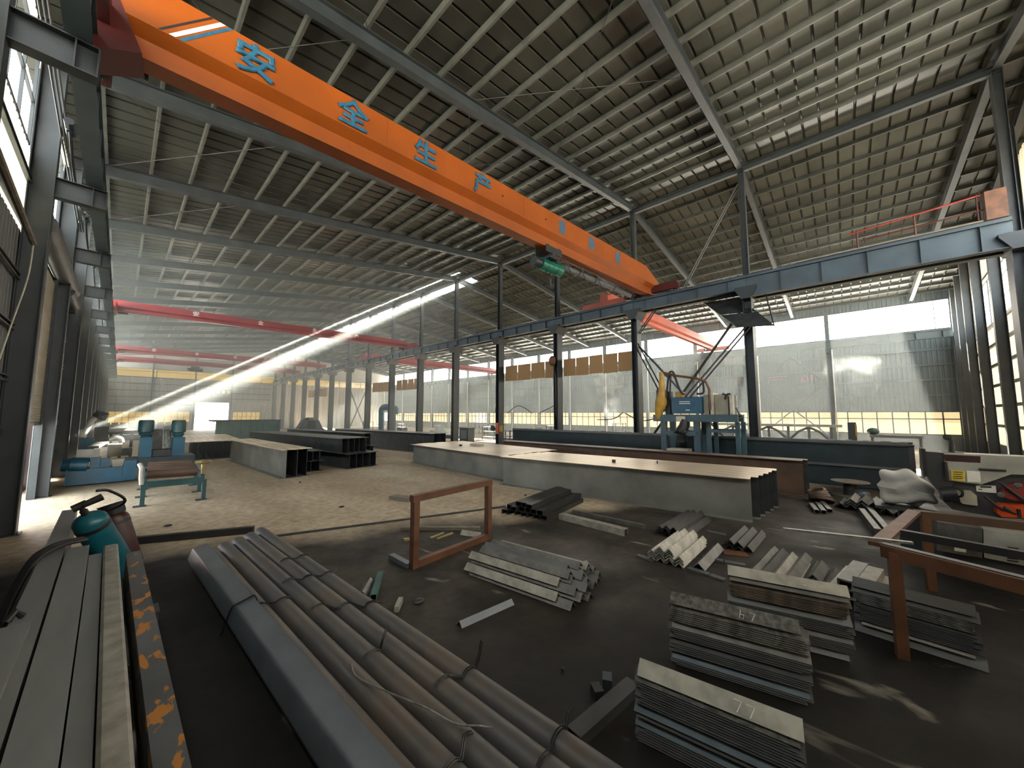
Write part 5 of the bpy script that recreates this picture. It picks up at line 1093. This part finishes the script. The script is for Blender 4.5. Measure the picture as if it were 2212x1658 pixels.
# red truck outside the open shutter
tk = thing('red_truck', (-2.9, 24, -.2), 'bright red truck body seen through the gap under the roller shutter', 'truck')
MB().span((-3.35, 22.6, -.2), (-2.45, 26.5, 3.2)).build('cargo_box', 'redvan', tk); MB().span((-3.2, 22.57, .35), (-2.6, 22.6, .5)).build('sill', 'white', tk)
m = MB()
for k in range(3): m.lathe([(.32, 0), (.34, .05), (.34, .2), (.32, .25)], 16, Matrix.Translation((-2.55-.0, 21.3+.8*k, .14)) @ Matrix.Rotation(0, 4, 'X')) if False else None
wh = MB().span((-30, 46, -.2), (-9, 47, 5)); o = wh.build('white_building', 'white'); tag(o, 'pale building outside beyond the open shutter', 'building')
# ================================================================== CHALK AND PAINT MARKS (belong to the bars)
def find(lbl): return [o for o in D.objects if o.get('label') == lbl][0]
def markon(o, strokes, mt='paper', r=.0035):
    m = MB()
    for s in strokes: m.tube(s, r, 4)
    return m.build('chalk_mark', mt, o)
def face(o, f, y):     # point on the camera side leg of an angle
    vs = [o.matrix_world @ v.co for v in o.data.vertices]; zt = max(v.z for v in vs); xa = sum(v.x for v in vs if abs(v.z-zt) < 1e-4)/max(1, len([1 for v in vs if abs(v.z-zt) < 1e-4])); k = LG/math.sqrt(2)
    return Vector((xa-k*f-.003, y, zt-k*f+.003))
bpy.context.view_layer.update()
def digits(o, y, w, txt):
    S_ = []
    for i, ch in enumerate(txt):
        a = y-i*w*1.5
        if ch == '7': S_.append([face(o, .2, a), face(o, .2, a-w), face(o, .75, a-w*.6)])
        if ch == 'b': S_.append([face(o, .2, a), face(o, .75, a), face(o, .75, a-w*.7), face(o, .5, a-w*.7), face(o, .5, a)])
    return S_
o = find('pale topmost angle bar of the nearest stack, chalked 77'); markon(o, digits(o, .80, .06, '77'))
o = find('topmost angle bar of the second stack, chalked b7'); markon(o, digits(o, .98, .055, 'b7'))
o = find('pale topmost angle bar of the third stack, under the loose flat bars'); markon(o, [[face(o, .3, .85), face(o, .7, .82)], [face(o, .3, .80), face(o, .7, .77)], [face(o, .5, .5), face(o, .5, .46)]])
o = find('upper bluish angle bar of the nearest stack, with a white paint mark'); markon(o, [[face(o, .15, 1.42), face(o, .5, 1.40), face(o, .6, 1.36)], [face(o, .7, 1.42), face(o, .85, 1.38), face(o, .8, 1.34)], [face(o, .85, 1.34), face(o, .9, 1.22)]], 'white', .006)
# ================================================================== WELDING SMOKE
def smoke(name, c, r, h, lab, dens):
    m = D.materials.new(name); m.use_nodes = True; nt = m.node_tree; nt.nodes.remove(nt.nodes['Principled BSDF'])
    v = nt.nodes.new('ShaderNodeVolumeScatter'); v.inputs['Color'].default_value = (.95, 1, 1, 1); tc = nt.nodes.new('ShaderNodeTexCoord'); n = nt.nodes.new('ShaderNodeTexNoise'); n.inputs['Scale'].default_value = .9; n.inputs['Detail'].default_value = 5; n.inputs['Distortion'].default_value = .8
    nt.links.new(tc.outputs['Object'], n.inputs['Vector']); rp = nt.nodes.new('ShaderNodeValToRGB'); rp.color_ramp.elements[0].position = .48; rp.color_ramp.elements[1].position = .75; rp.color_ramp.elements[1].color = (dens, dens, dens, 1)
    nt.links.new(n.outputs['Fac'], rp.inputs['Fac']); nt.links.new(rp.outputs['Color'], v.inputs['Density']); nt.links.new(v.outputs[0], nt.nodes['Material Output'].inputs['Volume'])
    MT[name] = m; c = Vector(c)
    o = MB().lathe([(r*.35, 0), (r*.5, h*.2), (r*.75, h*.45), (r, h*.75), (r*.8, h*.92), (r*.3, h)], 14, Matrix.Translation(c)).build('welding_smoke', name); tag(o, lab, 'smoke', kind='stuff')
smoke('smoke_a', lift(gx(1318, 925, 33), 1.9), 1.5, 6.0, 'wisp of white welding smoke rising between the second and third columns', .35)
smoke('smoke_b', lift(gx(1850, 880, 40), 3.2), 2.0, 4.6, 'pale patch of welding smoke before the corrugated wall at right', .10)
# ------------------------------------------------------------------ LIGHT
w = D.worlds.new('sky'); scene.world = w; w.use_nodes = True
nt = w.node_tree; bg = nt.nodes['Background']; bg.inputs['Strength'].default_value = 1.0
tc = nt.nodes.new('ShaderNodeTexCoord'); sp = nt.nodes.new('ShaderNodeSeparateXYZ'); nt.links.new(tc.outputs['Generated'], sp.inputs[0])
rp = nt.nodes.new('ShaderNodeValToRGB'); rp.color_ramp.elements[0].position = .0; rp.color_ramp.elements[1].position = 1.0
rp.color_ramp.elements[0].color = (.80, .92, 1.0, 1); rp.color_ramp.elements[1].color = (1.0, .93, .80, 1)
ad = nt.nodes.new('ShaderNodeMath'); ad.operation = 'MULTIPLY_ADD'; ad.inputs[1].default_value = .5; ad.inputs[2].default_value = .5
nt.links.new(sp.outputs['X'], ad.inputs[0]); nt.links.new(ad.outputs[0], rp.inputs['Fac']); nt.links.new(rp.outputs['Color'], bg.inputs['Color'])
sun = D.lights.new('sun', 'SUN'); sun.energy = SUN_E; sun.angle = .01; sun.color = (1, .93, .8)
so = D.objects.new('sun', sun); COL.objects.link(so); so.rotation_euler = Vector((-1.55, -.03, -1)).to_track_quat('-Z', 'Y').to_euler(); so.location = (80, -10, 60)
def portal(c, n, up, w_, h_):
    l = D.lights.new('portal', 'AREA'); l.shape = 'RECTANGLE'; l.size = w_; l.size_y = h_; l.cycles.is_portal = True
    o = D.objects.new('portal', l); COL.objects.link(o); z = -Vector(n).normalized(); y = Vector(up).normalized(); x = y.cross(z)
    o.matrix_world = Matrix(((x.x, y.x, z.x, c[0]), (x.y, y.y, z.y, c[1]), (x.z, y.z, z.z, c[2]), (0, 0, 0, 1)))
portal((X2+.15, 40, 11.57), (-1, 0, 0), (0, 0, 1), 97, 2.6)
portal((X2+.15, 40, 2.3), (-1, 0, 0), (0, 0, 1), 97, 2.1)
portal((WL-.15, 41, 11.1), (1, 0, 0), (0, 0, 1), 94, 2.5)
portal((WL-.15, 18.4, 1.35), (1, 0, 0), (0, 0, 1), 5.5, 2.75)
portal((22, YF+.2, 10), (0, -1, 0), (0, 0, 1), 49, 1.5)
portal((11, YF+.2, 2.6), (0, -1, 0), (0, 0, 1), 25, 5.2)
portal((22, -8.4, 10.4), (0, 1, 0), (0, 0, 1), 49, 3.3)
portal((X1, (SL0+SL1)/2, 17.6), (0, 0, -1), (0, 1, 0), 4.4, SL1-SL0)
def air(lo, hi, dens, name, lab):
    m = D.materials.new(name); m.use_nodes = True; nt = m.node_tree; nt.nodes.remove(nt.nodes['Principled BSDF'])
    vs = nt.nodes.new('ShaderNodeVolumeScatter'); vs.inputs['Density'].default_value = dens; vs.inputs['Anisotropy'].default_value = .35; vs.inputs['Color'].default_value = (.86, .97, .97, 1)
    nt.links.new(vs.outputs[0], nt.nodes['Material Output'].inputs['Volume']); MT[name] = m
    tag(MB().span(lo, hi).build('dust_haze', name), lab, 'haze', kind='stuff')
if HAZE:
    air((X1+.9, -4.0, .01), (X2-1.6, YF-.5, 13.0), HAZE[0], 'second_bay_air', 'pale dusty haze filling the sunlit second bay behind the middle columns')
    air((-1.4, 23.0, .01), (X1+.85, YF-.5, 17.0), HAZE[1], 'far_bay_air', 'pale dusty haze and light shafts in the far half of the near bay')
scene.view_settings.view_transform = 'Standard'; scene.view_settings.look = 'None'; scene.view_settings.gamma = 1; scene.view_settings.exposure = EXPO
try: scene.view_settings.use_curve_mapping = False
except Exception: pass
c = scene.cycles
c.use_denoising = True; c.max_bounces = 8; c.diffuse_bounces = 4; c.glossy_bounces = 3; c.transmission_bounces = 4; c.transparent_max_bounces = 12; c.volume_bounces = 1
c.sample_clamp_indirect = 6.0; c.caustics_reflective = False; c.caustics_refractive = False
try: c.denoiser = 'OPENIMAGEDENOISE'; c.denoising_input_passes = 'RGB_ALBEDO_NORMAL'
except Exception: pass
